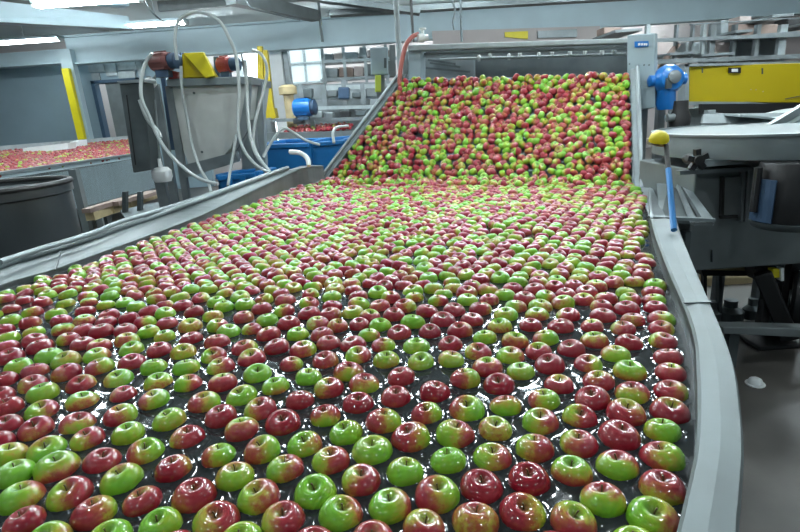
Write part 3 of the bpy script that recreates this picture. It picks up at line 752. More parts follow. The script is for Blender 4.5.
# ---- low pallet, crate shapes under the flume
pl = empty('pallet', W(103, 208, 6.2) * np.array([1, 1, 0]), 'worn wooden pallet on edge of the dim floor between drum and hopper', 'pallet')
q0, q1 = W(86, 211, 5.9), W(128, 198, 6.8)
for k in range(3):
    off = np.array([.1 * k, .45 * k, 0]); MB().bar(q0 + off, q1 + off, .1, .05).build('board', 'card', pl)
for t in (.05, .5, .95):
    q = q0 + (q1 - q0) * t; MB().box(q[0] - .05, q[0] + .05, q[1], q[1] + .9, q[2] - .12, q[2] - .03).build('block', 'straw', pl)
    MB().box(q[0] - .02, q[0] + .02, q[1] + .3, q[1] + .4, 0, q[2] - .1).build('leg', 'dsteel', pl)
tk = empty('steel_stand', W(140, 205, 6) * np.array([1, 1, 0]), 'low dark steel stand with two short uprights, below the pale flume', 'stand')
qb('top', [(120, 210), (176, 198), (182, 204), (128, 222)], [6.2, 6.6, 6.0, 5.4], .03, 'dsteel', tk)
for x_ in (124, 139): qb('upright', rect(x_ - 2, x_ + 2, 192, 214), 6.0, .06, 'dsteel', tk)
q = W(150, 215, 6); MB().box(q[0] - .25, q[0] + .25, q[1], q[1] + .5, 0, q[2] - .02).build('base', 'dsteel', tk)

# ---- control panel on a post, left of the hopper
cp = empty('control_cabinet', W(135, 172, 4.8) * np.array([1, 1, 0]), 'tall narrow dark grey steel box left of the hopper, above the flume', 'cabinet')
qb('body', [(119, 84), (143, 82), (151, 170), (133, 173)], 4.8, .22, 'dsteel', cp, bevel=.01)
qb('top_edge', [(117, 81), (143, 79), (144, 82), (118, 84)], 4.78, .26, 'steel', cp)
qb('mount_post', [(139, 110), (149, 110), (176, 238), (166, 238)], 5.05, .06, 'steel2', cp)
qb('door_seam', [(126, 95), (127, 95), (136, 165), (135, 165)], 4.795, .004, 'black', cp)
# white float bulb hanging below it
vb = empty('float_bulb', W(162, 175, 4.9), 'small whitish round float below the grey cabinet, left of the hopper legs', 'float')
c = W(162, 174, 4.9); MB().lathe(c, [(.0, -.075), (.07, -.07), (.09, -.03), (.088, .03), (.06, .06), (.02, .065), (.015, .14), (0, .14)], 20).build('body', 'white', vb, smooth=True)
MB().tube([c + [0, 0, .1], W(155, 100, 4.95)], .01, 6).build('rod', 'steel2', vb)

# ---- steel hopper
hp = empty('steel_hopper', W(210, 190, 5.3) * np.array([1, 1, 0]), 'grey tapering sheet steel hopper with motors on top, behind the left rim', 'hopper')
HY = 5.3
P5 = [(171, 86), (247, 83), (243, 118), (231, 148), (214, 166), (190, 170), (183, 150)]
fr_ = [W(x, y, HY) for x, y in P5]; bk = [p + np.array([.05, .75, 0]) for p in fr_]
mb = MB(); n = len(fr_); mb.add(fr_ + bk, [tuple(range(n)), tuple(range(n, 2 * n))[::-1]] + [(i, (i + 1) % n, n + (i + 1) % n, n + i) for i in range(n)])
mb.build('bin_body', 'bin', hp, bevel=.01)
qb('top_rim', [(166, 79), (251, 76), (251, 84), (167, 87)], HY - .05, .9, 'steel', hp, bevel=.008)
qb('corner_post', [(237, 84), (262, 82), (266, 180), (243, 182)], HY + .35, .12, 'galv', hp)
qb('corner_post', [(247, 84), (251, 84), (248, 130), (235, 152)], HY - .04, .05, 'steel2', hp)
for pix in ([(166, 86), (173, 86), (193, 205), (183, 206)], [(152, 84), (158, 84), (180, 205), (172, 206)], [(248, 120), (254, 120), (266, 182), (258, 184)]):
    a, b2 = W(*[(pix[0][i] + pix[1][i]) / 2 for i in (0, 1)], HY + .02), W(*[(pix[2][i] + pix[3][i]) / 2 for i in (0, 1)], HY + .02); d_ = (b2 - a); k_ = -a[2] / d_[2]
    MB().bar(a, a + d_ * min(k_, 2.4), .07, .05).build('leg', 'steel2', hp)
qb('strut', [(160, 74), (164, 74), (176, 150), (171, 150)], HY + .3, .03, 'navy', hp)
qb('strut', [(146, 76), (150, 76), (163, 130), (159, 130)], HY + .25, .03, 'steel2', hp)
qb('drip_tray', [(180, 166), (235, 152), (238, 162), (186, 178)], [HY - .03] * 4, .1, 'steel2', hp)
for x_, y_ in ((194, 93), (202, 152)):
    c = W(x_, y_, HY - .006); MB().lathe(c, [(.0, -.004), (.012, -.004), (.012, .004), (0, .004)], 12, (0, 1, 0)).build('bolt', 'dsteel', hp)
# motors and guard on top
def motor(name, cx, cy, Y, r, L, m1, m2, label, ax=(1, .2, 0)):
    c = W(cx, cy, Y); t = empty(name, c - [0, 0, r], label, 'motor'); ax = np.array(ax, float); ax /= np.linalg.norm(ax)
    MB().lathe(c, [(0, -L / 2), (r * .85, -L / 2), (r, -L / 2 + .02), (r, L / 2 - .05), (r * .9, L / 2), (0, L / 2)], 24, ax).build('housing', m1, t, smooth=True)
    MB().lathe(c + ax * L / 2, [(0, 0), (r * .8, 0), (r * .85, .07), (r * .4, .1), (0, .1)], 20, ax).build('end_cap', m2, t, smooth=True)
    f = MB()
    for k in range(8):
        a = k / 8 * 6.283; u = np.cross(ax, [0, 0, 1]); v = np.cross(ax, u); d = u * math.cos(a) + v * math.sin(a)
        f.bar(c - ax * L * .35 + d * r, c + ax * L * .3 + d * r, .012, .02)
    f.build('cooling_fins', m1, t)
    q = c + np.array([0, 0, -r]); MB().box(q[0] - L * .3, q[0] + L * .3, q[1] - r * .6, q[1] + r * .6, q[2] - .05, q[2] + .03).build('foot', m2, t)
    return t
motor('motor', 162, 62, 5.2, .085, .2, 'brown', 'navy', 'dark red motor on the left end of the hopper, with a dark blue end', (1, -.3, 0))
t = motor('gear_motor', 225, 65, 5.35, .075, .13, 'red', 'navy', 'red motor on the right end of the hopper top', (1, -.2, 0))
tag(qb('motor_bracket', [(170, 70), (178, 72), (177, 79), (168, 79)], 5.25, .1, 'red', bevel=.01), 'small red bracket on the hopper edge under the dark red motor', 'bracket')
tag(qb('blue_bracket', [(170, 54), (181, 52), (183, 66), (172, 68)], 5.28, .12, 'navy', bevel=.01), 'dark blue mounting block between the red motor and yellow guard', 'bracket')
tag(qb('side_block', [(213, 56), (218, 56), (219, 77), (214, 77)], 5.4, .12, 'navy', bevel=.01), 'dark blue narrow block between yellow guard and right red motor', 'bracket')
yg = empty('belt_guard', W(197, 78, 5.3), 'yellow wedge-shaped belt guard on top of the steel hopper', 'guard')
a = [W(182, 54, 5.25), W(200, 53, 5.25), W(214, 77, 5.25), W(182, 78, 5.25)]
mb = MB(); bk = [p + np.array([0, .16, 0]) for p in a]; mb.hexa(a, bk); mb.build('side_plate', 'yellow', yg, bevel=.006)
mb = MB(); qa = [W(183, 53, 5.2), W(203, 52, 5.2), W(215, 76, 5.2), W(205, 78, 5.2)]; mb.hexa(qa, [p + np.array([.0, .05, .0]) for p in qa]); mb.build('sloping_cover', 'yellow2', yg, bevel=.006)
c = W(150, 83, 5.1); vv = empty('valve', c, 'whitish round valve left of the hopper top, below the dark red motor', 'valve')
MB().lathe(c, sphere_prof(.06, 8, .8), 14).build('body', 'white', vv, smooth=True); MB().tube([c, W(158, 74, 5.2)], .015, 8).build('pipe', 'steel2', vv)

# ---- hoses
def hose(pts_, r, m, label, name='hose'):
    return tag(wtube(pts_, r).build(name, m, None, smooth=True), label, 'hose')
hose([(177, 60, 4.9), (175, 40, 4.9), (178, 22, 4.92), (190, 13, 4.95), (205, 13, 5.0), (220, 22, 5.0), (229, 38, 5.0), (236, 56, 5.0), (239, 90, 4.95), (238, 125, 4.9), (243, 148, 4.85), (256, 165, 4.8), (272, 174, 4.75)], .015, 'hose', 'white hose arching highest above the hopper, then falling at its right end')
hose([(152, 53, 4.8), (145, 64, 4.8), (141, 82, 4.75), (142, 100, 4.7), (150, 118, 4.7), (157, 135, 4.7), (168, 152, 4.65), (184, 168, 4.6), (200, 179, 4.55), (218, 184, 4.5)], .015, 'hose', 'white hose curving down left of the hopper and under it to the blue box')
hose([(140, 100, 4.78), (147, 118, 4.75), (158, 132, 4.72), (160, 138, 4.7)], .02, 'hose', 'short thick white hose beside the grey cabinet at the left')
hose([(252, 50, 5.1), (262, 55, 5.1), (267, 70, 5.1), (264, 90, 5.1), (258, 110, 5.05), (254, 130, 5.0), (254, 146, 4.95), (263, 165, 4.85)], .014, 'hose', 'thin white hose hanging in a bow right of the hopper before the bright doorway')
hose([(245, 60, 5.0), (247, 90, 5.0), (248, 115, 4.95), (251, 140, 4.9), (258, 157, 4.85), (270, 172, 4.8)], .016, 'hose', 'white hose falling straight along the hopper corner post')
hose([(236, 135, 4.9), (233, 155, 4.85), (230, 172, 4.8), (228, 186, 4.7)], .013, 'hose', 'thin pale hose dropping behind into the small blue box')
hose([(181, 66, 5.15), (182, 90, 5.15), (187, 118, 5.15), (192, 145, 5.1), (200, 168, 5.0), (208, 182, 4.9), (211, 192, 4.8)], .014, 'hose', 'pale hose running down the front of the steel hopper')
hose([(263, 158, 5.2), (268, 148, 5.3), (276, 135, 5.35), (284, 128, 5.4), (294, 133, 5.4), (305, 140, 5.4), (320, 145, 5.4)], .014, 'hose', 'white hose arched like a bridge over the large blue bin')
hose([(290, 152, 4.9), (300, 153, 4.85), (307, 158, 4.8), (309, 166, 4.75)], .022, 'white', 'short white bent hose end over the left rim beside the blue bin')
hose([(334, 143, 5.0), (333, 132, 5.1), (338, 127, 5.2), (348, 126, 5.3)], .014, 'hose', 'small white pipe hook beside the incline left rail')
# thick pipes lying along the left rim
Lp = [(0, 262), (40, 249), (90, 234), (120, 222), (150, 213), (182, 203), (215, 192)]
tag(MB().tube(smoothpts([onz(x, y, RZ + .03) for x, y in Lp], 5), .014, 10).build('pipe', 'steel', None, smooth=True), 'long grey pipe lying along the outer edge of the left tank rim', 'pipe')
c = W(269.5, 176, 4.55); tag(MB().lathe(c, [(0, -.02), (.035, -.02), (.04, 0), (.035, .03), (0, .035)], 16).build('red_plug', 'red', None, smooth=True), 'small red plug on the left rim below the hanging hoses', 'plug')

# ---- blue bins
def bin_(name, pix, Y, dep, m, label, n=1):
    t = empty(name, W(pix[3][0], pix[3][1], Y), label, 'bin'); P = [W(x, y, Y) for x, y in pix]; d = np.array([.1, dep, 0])
    for k, (a, b2, z_) in enumerate(((P[0], P[1], 0), (P[0] + d, P[1] + d, 0))):
        lo0, lo1 = (P[3], P[2]) if k == 0 else (P[3] + d, P[2] + d); n_ = np.array([0, .02, 0]); MB().hexa([lo0, lo1, lo1 + n_, lo0 + n_], [a, b2, b2 + n_, a + n_]).build('wall', m, t)
    for a, lo in ((P[0], P[3]), (P[1], P[2])):
        n_ = np.array([.02, 0, 0]); MB().hexa([lo, lo + d, lo + d + n_, lo + n_], [a, a + d, a + d + n_, a + n_]).build('wall', m, t)
    n_ = np.array([0, 0, .02]); MB().hexa([P[3], P[2], P[2] + d, P[3] + d], [p + n_ for p in (P[3], P[2], P[2] + d, P[3] + d)]).build('bottom', m, t)
    r_ = MB(); e = np.array([0, 0, -.01]); r_.bar(P[0] + e, P[1] + e, .06, .05).bar(P[0] + d, P[1] + d, .06, .05).bar(P[0], P[0] + d, .06, .05).bar(P[1], P[1] + d, .06, .05); r_.build('rim', m, t, bevel=.01)
    if n > 1:
        for k in range(1, n):
            a = P[0] + (P[1] - P[0]) * k / n; lo = P[3] + (P[2] - P[3]) * k / n; MB().bar(a + [0, -.02, 0], lo + [0, -.02, 0], .05, .04).build('rib', m, t)
    return t
bin_('blue_bin', [(260, 146), (309, 144), (309, 182), (262, 186)], 6.0, .9, 'blue', 'large bright blue plastic bin behind the left rim, under the arched hose')
bin_('blue_bin', [(310, 144), (345, 141), (345, 180), (310, 182)], 6.1, .9, 'blue', 'blue plastic bin partly hidden by the incline left rail')
bin_('blue_crate', [(218, 177), (256, 174), (257, 196), (219, 199)], 5.0, .35, 'blue', 'small flat blue crate at the foot of the hopper, behind the left rim', 3)
q = W(240, 200, 5.1); tag(MB().box(q[0] - .3, q[0] + .3, q[1] - .05, q[1] + .5, 0, q[2] - .0).build('stand_block', 'dsteel'), 'dark steel block carrying the small blue crate', 'stand')
q = W(300, 186, 6.0); tag(MB().box(q[0] - .55, q[0] + .7, q[1] - .02, q[1] + 1.1, 0, q[2] - .12).build('bin_stand', 'gsteel'), 'dark grey steel stand beneath the two large blue bins', 'stand')

# ---- distant sorting line (between the hopper and the incline)
sl = empty('sorting_line', W(330, 130, 10) * np.array([1, 1, 0]), 'grey distant sorting machine with long rails, seen left of the incline', 'machine')
for (x0, x1, y0, y1, Y, m) in ((262, 420, 119, 122, 9.6, 'steel2'), (300, 425, 107, 110, 9.9, 'galv'), (322, 420, 86, 90, 10.6, 'galv'), (295, 400, 98, 100.5, 10.4, 'steel2'), (262, 400, 133, 139, 8.6, 'gsteel')):
    MB().bar(W(x0, (y0 + y1) / 2 , Y), W(x1, (y0 + y1) / 2 - 3, Y), .12, max((y1 - y0) * Y / F, .03)).build('rail', m, sl)
for x_, y0, y1, Y in ((300, 84, 140, 10.2), (323, 84, 140, 10.2), (343, 80, 140, 10.3), (362, 84, 140, 10.2), (384, 80, 138, 10.3), (268, 118, 142, 9.5), (312, 120, 142, 9.5)):
    a = W(x_, y0, Y); MB().box(a[0] - .04, a[0] + .04, a[1], a[1] + .08, 0, a[2]).build('post', 'steel2', sl)
for x0, x1, y0, y1, Y, m in ((327, 337, 90, 97, 10.3, 'gsteel'), (338, 349, 87, 99, 10.25, 'navy'), (352, 361, 92, 98, 10.3, 'dsteel'), (366, 377, 88, 97, 10.3, 'gsteel'), (303, 312, 88, 98, 10.2, 'dsteel'),
                               (312, 322, 111, 118, 9.6, 'galv'), (325, 333, 112, 120, 9.55, 'steel'), (340, 350, 111, 119, 9.7, 'black'), (355, 366, 110, 116, 9.7, 'dsteel'), (293, 303, 118, 124, 9.3, 'dsteel'), (370, 382, 99, 106, 10.1, 'gsteel')):
    qb('machine_box', rect(x0, x1, y0, y1), Y, .25, m, sl, bevel=.02)
qb('back_panel', [(288, 86), (420, 80), (420, 142), (290, 146)], 11.2, .1, 'steel2', sl)
small_mass('line_apples', [W(283, 134, 8.9), W(352, 129, 8.9), W(352, 124, 10.2), W(290, 127, 10.2)], .085, 'strip of small red apples on the distant sorting line left of the incline', [.4, .3, .15, .05, .05, .05])
motor('blue_motor', 303, 108, 9.3, .15, .3, 'motorblue', 'navy', 'small blue motor on the distant sorting line, beside the yellow frame', (1, -.2, 0))

# yellow frame and pale column before the bright doorway
yf = empty('steel_gantry', W(262, 118, 11.5) * np.array([1, 1, 0]), 'tall yellow steel frame standing before the bright doorway', 'frame')
qb('upright', [(257, 46), (262, 46), (265, 118), (258, 118)], 11.5, .12, 'yellow', yf); qb('upright', [(263, 50), (267, 50), (274, 114), (266, 118)], 11.5, .14, 'yellow', yf)
qb('base', [(258, 110), (274, 108), (276, 118), (256, 122)], 11.4, .3, 'yellow', yf); MB().bar(W(250, 84, 11.5), W(262, 100, 11.5), .06).build('brace', 'dsteel', yf)
a = W(265, 121, 11.5); MB().box(a[0] - .15, a[0] + .15, a[1], a[1] + .3, 0, a[2] + .02).build('pedestal', 'gsteel', yf)
a = W(275, 60, 14.2); tag(MB().box(a[0] - .17, a[0] + .17, a[1], a[1] + .26, 0, 3.8).build('pale_column', 'white', bevel=.02), 'pale column right of the yellow frame and bright doorway', 'column')
a = W(284, 60, 14.3); tag(MB().box(a[0] - .10, a[0] + .12, a[1], a[1] + .26, 0, 3.8).build('steel_column', 'steel2', bevel=.01), 'grey steel column just right of the pale one', 'column')
yr = empty('bollard', W(288, 118, 9.8) * np.array([1, 1, 0]), 'faded yellow round-headed post left of the small blue motor', 'post')
a = W(288, 92, 9.8); MB().lathe([a[0], a[1], 0], [(0, 0), (.09, 0), (.09, a[2] - .05), (.16, a[2] - .04), (.16, a[2] + .08), (.1, a[2] + .12), (0, a[2] + .12)], 20).build('body', 'straw', yr, smooth=True)

# ---- racks of cartons far behind
rk = empty('storage_rack', W(350, 90, 15) * np.array([1, 1, 0]), 'far storage rack stacked with brown and pale cartons, left of the junction box', 'rack')
for x_ in (324, 345, 366, 387): a = W(x_, 70, 15); MB().box(a[0] - .04, a[0] + .04, a[1] - .04, a[1] + .04, 0, W(x_, 40, 15)[2]).build('post', 'steel2', rk)
for y_ in (60, 78, 95): MB().bar(W(322, y_ + 2, 15), W(400, y_ - 2, 15), .06, .08).build('beam', 'steel2', rk)
r2 = random.Random(3)
k = 0
cols_ = {'card': 'brown', 'pink': 'pale pinkish', 'gsteel': 'dark grey', 'steel2': 'grey'}
for row, (yt, yb) in enumerate(((47, 58), (62, 76), (80, 93))):
    x_ = 324
    while x_ < 392:
        w_ = r2.choice([8, 10, 13, 15]); m = r2.choice(['card', 'pink', 'pink', 'card', 'gsteel', 'steel2']); h_ = r2.choice([0, 2, 4])
        yo = -(x_ - 355) * .07
        o = qb('carton', rect(x_, x_ + w_ - 1, yt + h_ + yo, yb + yo), 15.15, .5, m, bevel=.02)
        tag(o, f'{cols_[m]} carton in the far rack, {["top", "middle", "bottom"][row]} shelf, {["first", "second", "third", "fourth", "fifth", "sixth", "seventh", "eighth", "ninth"][min(k, 8)]} from the left', 'carton', 'cartons in the far storage rack'); k += 1; x_ += w_
    k = 0

def zmin(o): return min(v.co.z for v in o.data.vertices)
crt = [o for o in COL.objects if o.name.startswith('carton')]
for key, nm in (('top shelf', 0), ('middle shelf', 1), ('bottom shelf', 2)):
    L_ = [o for o in crt if key in o['label']]; z0 = min(zmin(o) for o in L_)
    for o in L_: o.location.z = z0 - zmin(o)
    xa, xb = min(v.co.x for o in L_ for v in o.data.vertices), max(v.co.x for o in L_ for v in o.data.vertices); ya = min(v.co.y for o in L_ for v in o.data.vertices)
    MB().box(xa - .1, xb + .1, ya - .05, ya + .75, z0 - .05, z0).build('shelf', 'steel2', rk)
# ---- junction box, upright pipe, yellow strip, red hose
jb = empty('junction_box', W(380, 75, 6.2), 'grey-blue steel junction box left of the incline top', 'box')
qb('body', [(370, 48), (388, 47), (388, 74), (371, 75)], 6.2, .16, 'plate', jb, bevel=.008); qb('side_bracket', [(389, 45), (395, 45), (396, 76), (390, 76)], 6.25, .2, 'gsteel', jb); qb('latch', rect(384, 386.5, 58, 68), 6.19, .01, 'dsteel', jb)
a = W(380, 75, 6.3); MB().box(a[0] - .05, a[0] + .05, a[1], a[1] + .06, 0, a[2]).build('mount_post', 'gsteel', jb)
tag(qb('yellow_strip', rect(375, 381, 75, 92), 6.15, .05, 'greenm', bevel=.006), 'short lime yellow strip hanging below the junction box', 'strip')
a = W(397, 20, 5.9); tag(MB().tube([[a[0], a[1], 1.4], [a[0], a[1], ZC]], .028, 12).build('upright_pipe', 'galv', None, smooth=True), 'upright grey pipe running from the ceiling to the incline top left corner', 'pipe')
for n_, (x_, m, r_, lb) in enumerate(((412, 'black', .02, 'black conduit dropping from the ceiling behind the header, left one'), (461, 'dsteel', .018, 'dark thin conduit dropping from the ceiling behind the header, right one'), (320, 'dsteel', .03, 'thin dark rod hanging from the ceiling across the pale beam'))):
    a = W(x_, 18, 8.5 if n_ < 2 else 12.5); zz = W(x_, 42, a[1])[2]; tag(MB().tube([[a[0], a[1], zz], [a[0], a[1], ZC]], r_, 8).build('conduit', m, None, smooth=True), lb, 'conduit')
hose([(399, 92, 5.45), (400, 75, 5.45), (402, 60, 5.45), (406, 45, 5.45), (412, 37, 5.5), (418, 34, 5.55)], .022, 'redhose', 'faded red hose bending up beside the left end of the incline header', 'red_hose')
vf = empty('hose_fitting', W(423, 40, 5.5), 'small whitish pipe fitting on the left end of the header top', 'fitting')
c = W(423, 38, 5.5); MB().lathe(c, [(0, -.05), (.04, -.05), (.045, .0), (.03, .02), (.03, .05), (0, .05)], 14, (1, .2, 0)).build('body', 'white', vf, smooth=True); MB().lathe(c + [0, 0, .03], [(0, 0), (.015, 0), (.015, .04), (.035, .045), (.035, .06), (0, .06)], 12).build('knob', 'white', vf, smooth=True)

# ---- header hood over the incline top
hd = empty('spray_header', W(520, 75, 5.2) * np.array([1, 1, 0]), 'wide steel spray hood with nozzles behind the top of the incline', 'machine')
YL, YR = 5.75, 4.75
Yx = lambda x: YL + (YR - YL) * (x - 404) / 224
def hq(name, x0, x1, y00, y01, y11, y10, m, dy=0, th=.04, par=None, **k):
    return qb(name, [(x0, y00), (x1, y01), (x1, y11), (x0, y10)], [Yx(x0) + dy, Yx(x1) + dy, Yx(x1) + dy, Yx(x0) + dy], th, m, par or hd, **k)
hq('top_beam', 408, 630, 45, 38, 43, 51, 'galv', -.05, .12, bevel=.008)
hq('lower_beam', 420, 630, 53, 46, 49, 55, 'gsteel', .1, .05)
hq('back_panel', 418, 632, 50, 44, 84, 88, 'dsteel', .75, .04)
hq('inner_panel', 421, 475, 58, 57, 84, 88, 'steel2', .5, .03, label='paler grey plate inside the hood at the left')
hq('left_post', 408, 421, 47, 46, 92, 94, 'plate', 0, .14, bevel=.008)
hq('side_flange', 403, 408, 52, 51, 92, 92, 'steel2', 0, .1)
for y_, x0, x1 in ((60, 428, 455), (68, 426, 470), (63, 430, 460)): MB().bar(W(x0, y_, Yx(x0) + .4), W(x1, y_ + 4, Yx(x1) + .4), .02).build('spray_bar', 'dsteel', hd)
sp_ = MB(); sp_.tube([W(440, 59.5, Yx(440) + .2), W(626, 54, Yx(626) + .2)], .012, 8); pipe = sp_.build('spray_pipe', 'galv', hd)
for x_, y_ in ((479, 58), (490, 55), (509, 56.5), (520, 54), (539, 55), (552, 52), (570, 53), (585, 51.5), (602, 52), (614, 50)):
    c = W(x_, y_, Yx(x_) + .18); MB().lathe(c, [(0, -.03), (.012, -.03), (.02, -.01), (.02, .01), (.01, .03), (0, .03)], 10).build('nozzle', 'white', pipe, smooth=True)
a = W(415, 90, 5.8); MB().box(a[0] - .05, a[0] + .05, a[1], a[1] + .1, 0, a[2]).build('leg', 'steel2', hd)
# right end plate with its blue badge
ep = hq('end_plate', 627, 655, 35, 33, 108, 112, 'plate', -.25, .10, bevel=.01)
bd = hq('badge', 634.5, 648.5, 41.5, 41, 46.5, 47.5, 'motorblue', -.262, .006, ep, label='small blue badge with white marks')
for x0, x1 in ((638, 640.3), (641, 643), (643.6, 645.6), (646, 647.3)): hq('badge_mark', x0, x1, 43.2, 43, 45.2, 45.6, 'white', -.268, .004, ep)
for x_, y_ in ((629.5, 64), (644, 65), (649, 65)):
    c = W(x_, y_, Yx(x_) - .26); MB().lathe(c, [(0, -.003), (.006, -.003), (.006, .003), (0, .003)], 8, (0, 1, 0)).build('bolt', 'dsteel', hd)
a = W(640, 108, 4.5); MB().box(a[0] - .08, a[0] + .08, a[1] + .02, a[1] + .12, 0, a[2]).build('leg', 'steel2', hd)
# yellow pointer board far behind header
tag(qb('yellow_board', [(505, 32), (528, 31), (528, 39), (505, 37)], 13.44, .06, 'yellow2'), 'small flat yellow board seen above the header, below the pale beam', 'board')
tag(qb('pale_board', [(432, 31), (600, 26), (612, 200), (450, 214)], 13.5, .08, 'beige'), 'long pale board wall behind the header, under the big beam', 'board')
tag(qb('grey_board', [(538, 31), (577, 29), (577, 37), (538, 38)], 13.42, .08, 'steel2'), 'grey long box lying against the pale board behind the header', 'box')

# ---- scaffold-like mezzanine at the upper right
mz = empty('steel_framework', W(720, 60, 9) * np.array([1, 1, 0]), 'grey steel framework of posts and rails at the upper right', 'frame')
for x0, x1, y0, y1, h in ((640, 830, 41, 34, 4), (655, 830, 62, 55, 5), (690, 830, 24.5, 16, 1)): MB().bar(W(x0, y0, 9), W(x1, y1, 9), .05, h * 7 / F).build('rail', 'steel2', mz)
for x_, w_, m in ((648, 3.5, 'galv'), (713, 5, 'steel2'), (735, 3.5, 'dsteel'), (758, 4, 'steel2'), (783, 7, 'galv'), (812, 5, 'galv'), (677, 2, 'steel2'), (693, 2, 'steel2'), (704, 3, 'galv')):
    a = W(x_, 40, 9.05); h = w_ * 9 / F / 2; MB().box(a[0] - h, a[0] + h, a[1], a[1] + .08, 0, W(x_, 24, 9)[2]).build('post', m, mz)
MB().bar(W(655, 72, 9.1), W(678, 44, 9.1), .1, .06).build('brace', 'card', mz)
for (x0, x1, y0, y1, Y, m, lb) in ((734, 779, 24, 36, 9.6, 'card', 'brown-grey long box in the framework, above the yellow cover'), (715, 733, 42, 60, 9.7, 'pink', 'pale upright carton in the framework beside the dark post'), (736, 780, 40, 58, 9.8, 'steel', 'shiny grey sheet wrapped bundle in the framework'),
                                      (686, 709, 42, 56, 9.6, 'steel2', 'grey crate in the framework, left of the dark post'), (656, 676, 42, 55, 9.6, 'pink', 'pale carton in the framework right of the white end plate'), (604, 622, 27, 34, 9.6, 'card', 'small brown box above the header right end'), (721, 729, 20, 34, 9.5, 'steel2', 'small grey upright box in the framework top row'), (740, 752, 16, 23, 9.9, 'pink', 'pale small box under the big beam, upper right'), (788, 802, 18, 26, 9.6, 'black', 'black small box at the upper right corner')):
    tag(qb('storage_box', rect(x0, x1, y0, y1), Y, .35, m, bevel=.02), lb, 'box', 'boxes stored in the steel framework')

for o in [o for o in COL.objects if o.name.startswith('storage_box')]:
    V = [v.co for v in o.data.vertices]; z0 = min(v.z for v in V); MB().box(min(v.x for v in V) - .06, max(v.x for v in V) + .06, 8.98, max(v.y for v in V), z0 - .04, z0).build('shelf', 'steel2', mz)
# ---- blue gear motor right of the end plate
gm = empty('blue_gear_motor', W(667, 108, 4.4), 'bright blue gear motor right of the white end plate', 'motor')
c = W(667, 80, 4.4)
MB().lathe(c, [(0, -.10), (.07, -.10), (.10, -.07), (.115, 0), (.115, .04), (.09, .09), (.04, .11), (0, .11)], 28, (0, -1, .15)).build('gear_case', 'motorblue', gm, smooth=True)
MB().lathe(c, [(0, .05), (.05, .05), (.05, .125), (.03, .135), (0, .135)], 20, (0, -1, .15)).build('shaft_cover', 'gsteel', gm, smooth=True)
c2 = W(666, 98, 4.38); MB().lathe(c2, [(0, -.09), (.06, -.09), (.075, -.05), (.07, .05), (.085, .08), (0, .09)], 22).build('motor_housing', 'motorblue', gm, smooth=True)
c3 = W(667, 71, 4.4); MB().lathe(c3, [(0, -.03), (.06, -.03), (.05, .02), (.02, .03), (.02, .045), (0, .045)], 18).build('top_cap', 'motorblue', gm, smooth=True)
for sx in (-1, 1): q = c + np.array([sx * .115, 0, .0]); MB().lathe(q, [(0, -.03), (.045, -.03), (.045, .03), (.02, .04), (0, .04)], 14, (sx, 0, 0)).build('side_flange', 'motorblue', gm, smooth=True)
q = W(668, 82, 4.3); MB().box(q[0] - .022, q[0] + .022, q[1] - .02, q[1], q[2] - .05, q[2] + .03).build('name_plate', 'dsteel', gm)
a = W(662, 112, 4.5); MB().box(a[0] - .03, a[0] + .03, a[1], a[1] + .06, 0, a[2] + .05).build('mount_post', 'steel2', gm)
pm = empty('dark_pump', W(680, 128, 4.0), 'small dark pump under the blue gear motor', 'pump')
c = W(680, 117, 4.1); MB().lathe(c, [(0, -.09), (.07, -.09), (.08, .0), (.055, .05), (.05, .12), (0, .12)], 18).build('body', 'black', pm, smooth=True); MB().lathe(c + [-.07, -.02, 0], [(0, -.04), (.03, -.04), (.03, .04), (0, .04)], 12, (1, 0, 0)).build('inlet', 'gsteel', pm, smooth=True)
a = W(680, 128, 4.15); MB().box(a[0] - .02, a[0] + .02, a[1], a[1] + .04, 0, a[2]).build('post', 'dsteel', pm)

# ---- yellow cover of the right machine
yc = empty('yellow_cover', W(745, 105, 4.6) * np.array([1, 1, 0]), 'long flat yellow machine cover with a black label, upper right', 'cover')
qb('panel', [(689, 66), (840, 62), (840, 103), (689, 102)], [4.6, 4.5, 4.5, 4.6], .05, 'yellow', yc, bevel=.006)
fr2 = MB(); quad(fr2, [(685, 64), (840, 60), (840, 62.5), (685, 66.5)], 4.56, .12); quad(fr2, [(685, 101.5), (840, 102.5), (840, 106), (685, 105)], 4.56, .12); quad(fr2, [(685, 64), (689, 64), (689, 105), (685, 105)], 4.56, .12); fr2.build('frame', 'galv', yc)
lb_ = qb('label_plate', rect(729, 741, 67.5, 73), 4.545, .01, 'black', yc, label='small black label plate'); qb('label_sticker', rect(732, 738, 68.8, 71.8), 4.54, .01, 'white', lb_)
for x_, y_ in ((751, 89.5), (756, 89.7), (763, 91.5)): c = W(x_, y_, 4.55); MB().lathe(c, [(0, -.004), (.005, -.004), (.005, .004), (0, .004)], 8, (0, 1, 0)).build('screw', 'straw', yc)
for x0, x1, y0, y1 in ((702, 706, 68, 73), (762, 765, 68, 74)): qb('vent_slot', rect(x0, x0 + 1.2, y0, y1), 4.54, .006, 'dsteel', yc)
MB().bar(W(785, 99, 4.525), W(800, 96, 4.515), .006, .006).build('scratch_bar', 'dsteel', yc)
for x_ in (697, 790): a = W(x_, 108, 4.7); MB().box(a[0] - .07, a[0] + .05, a[1], a[1] + .1, 0, a[2]).build('leg', 'galv', yc)
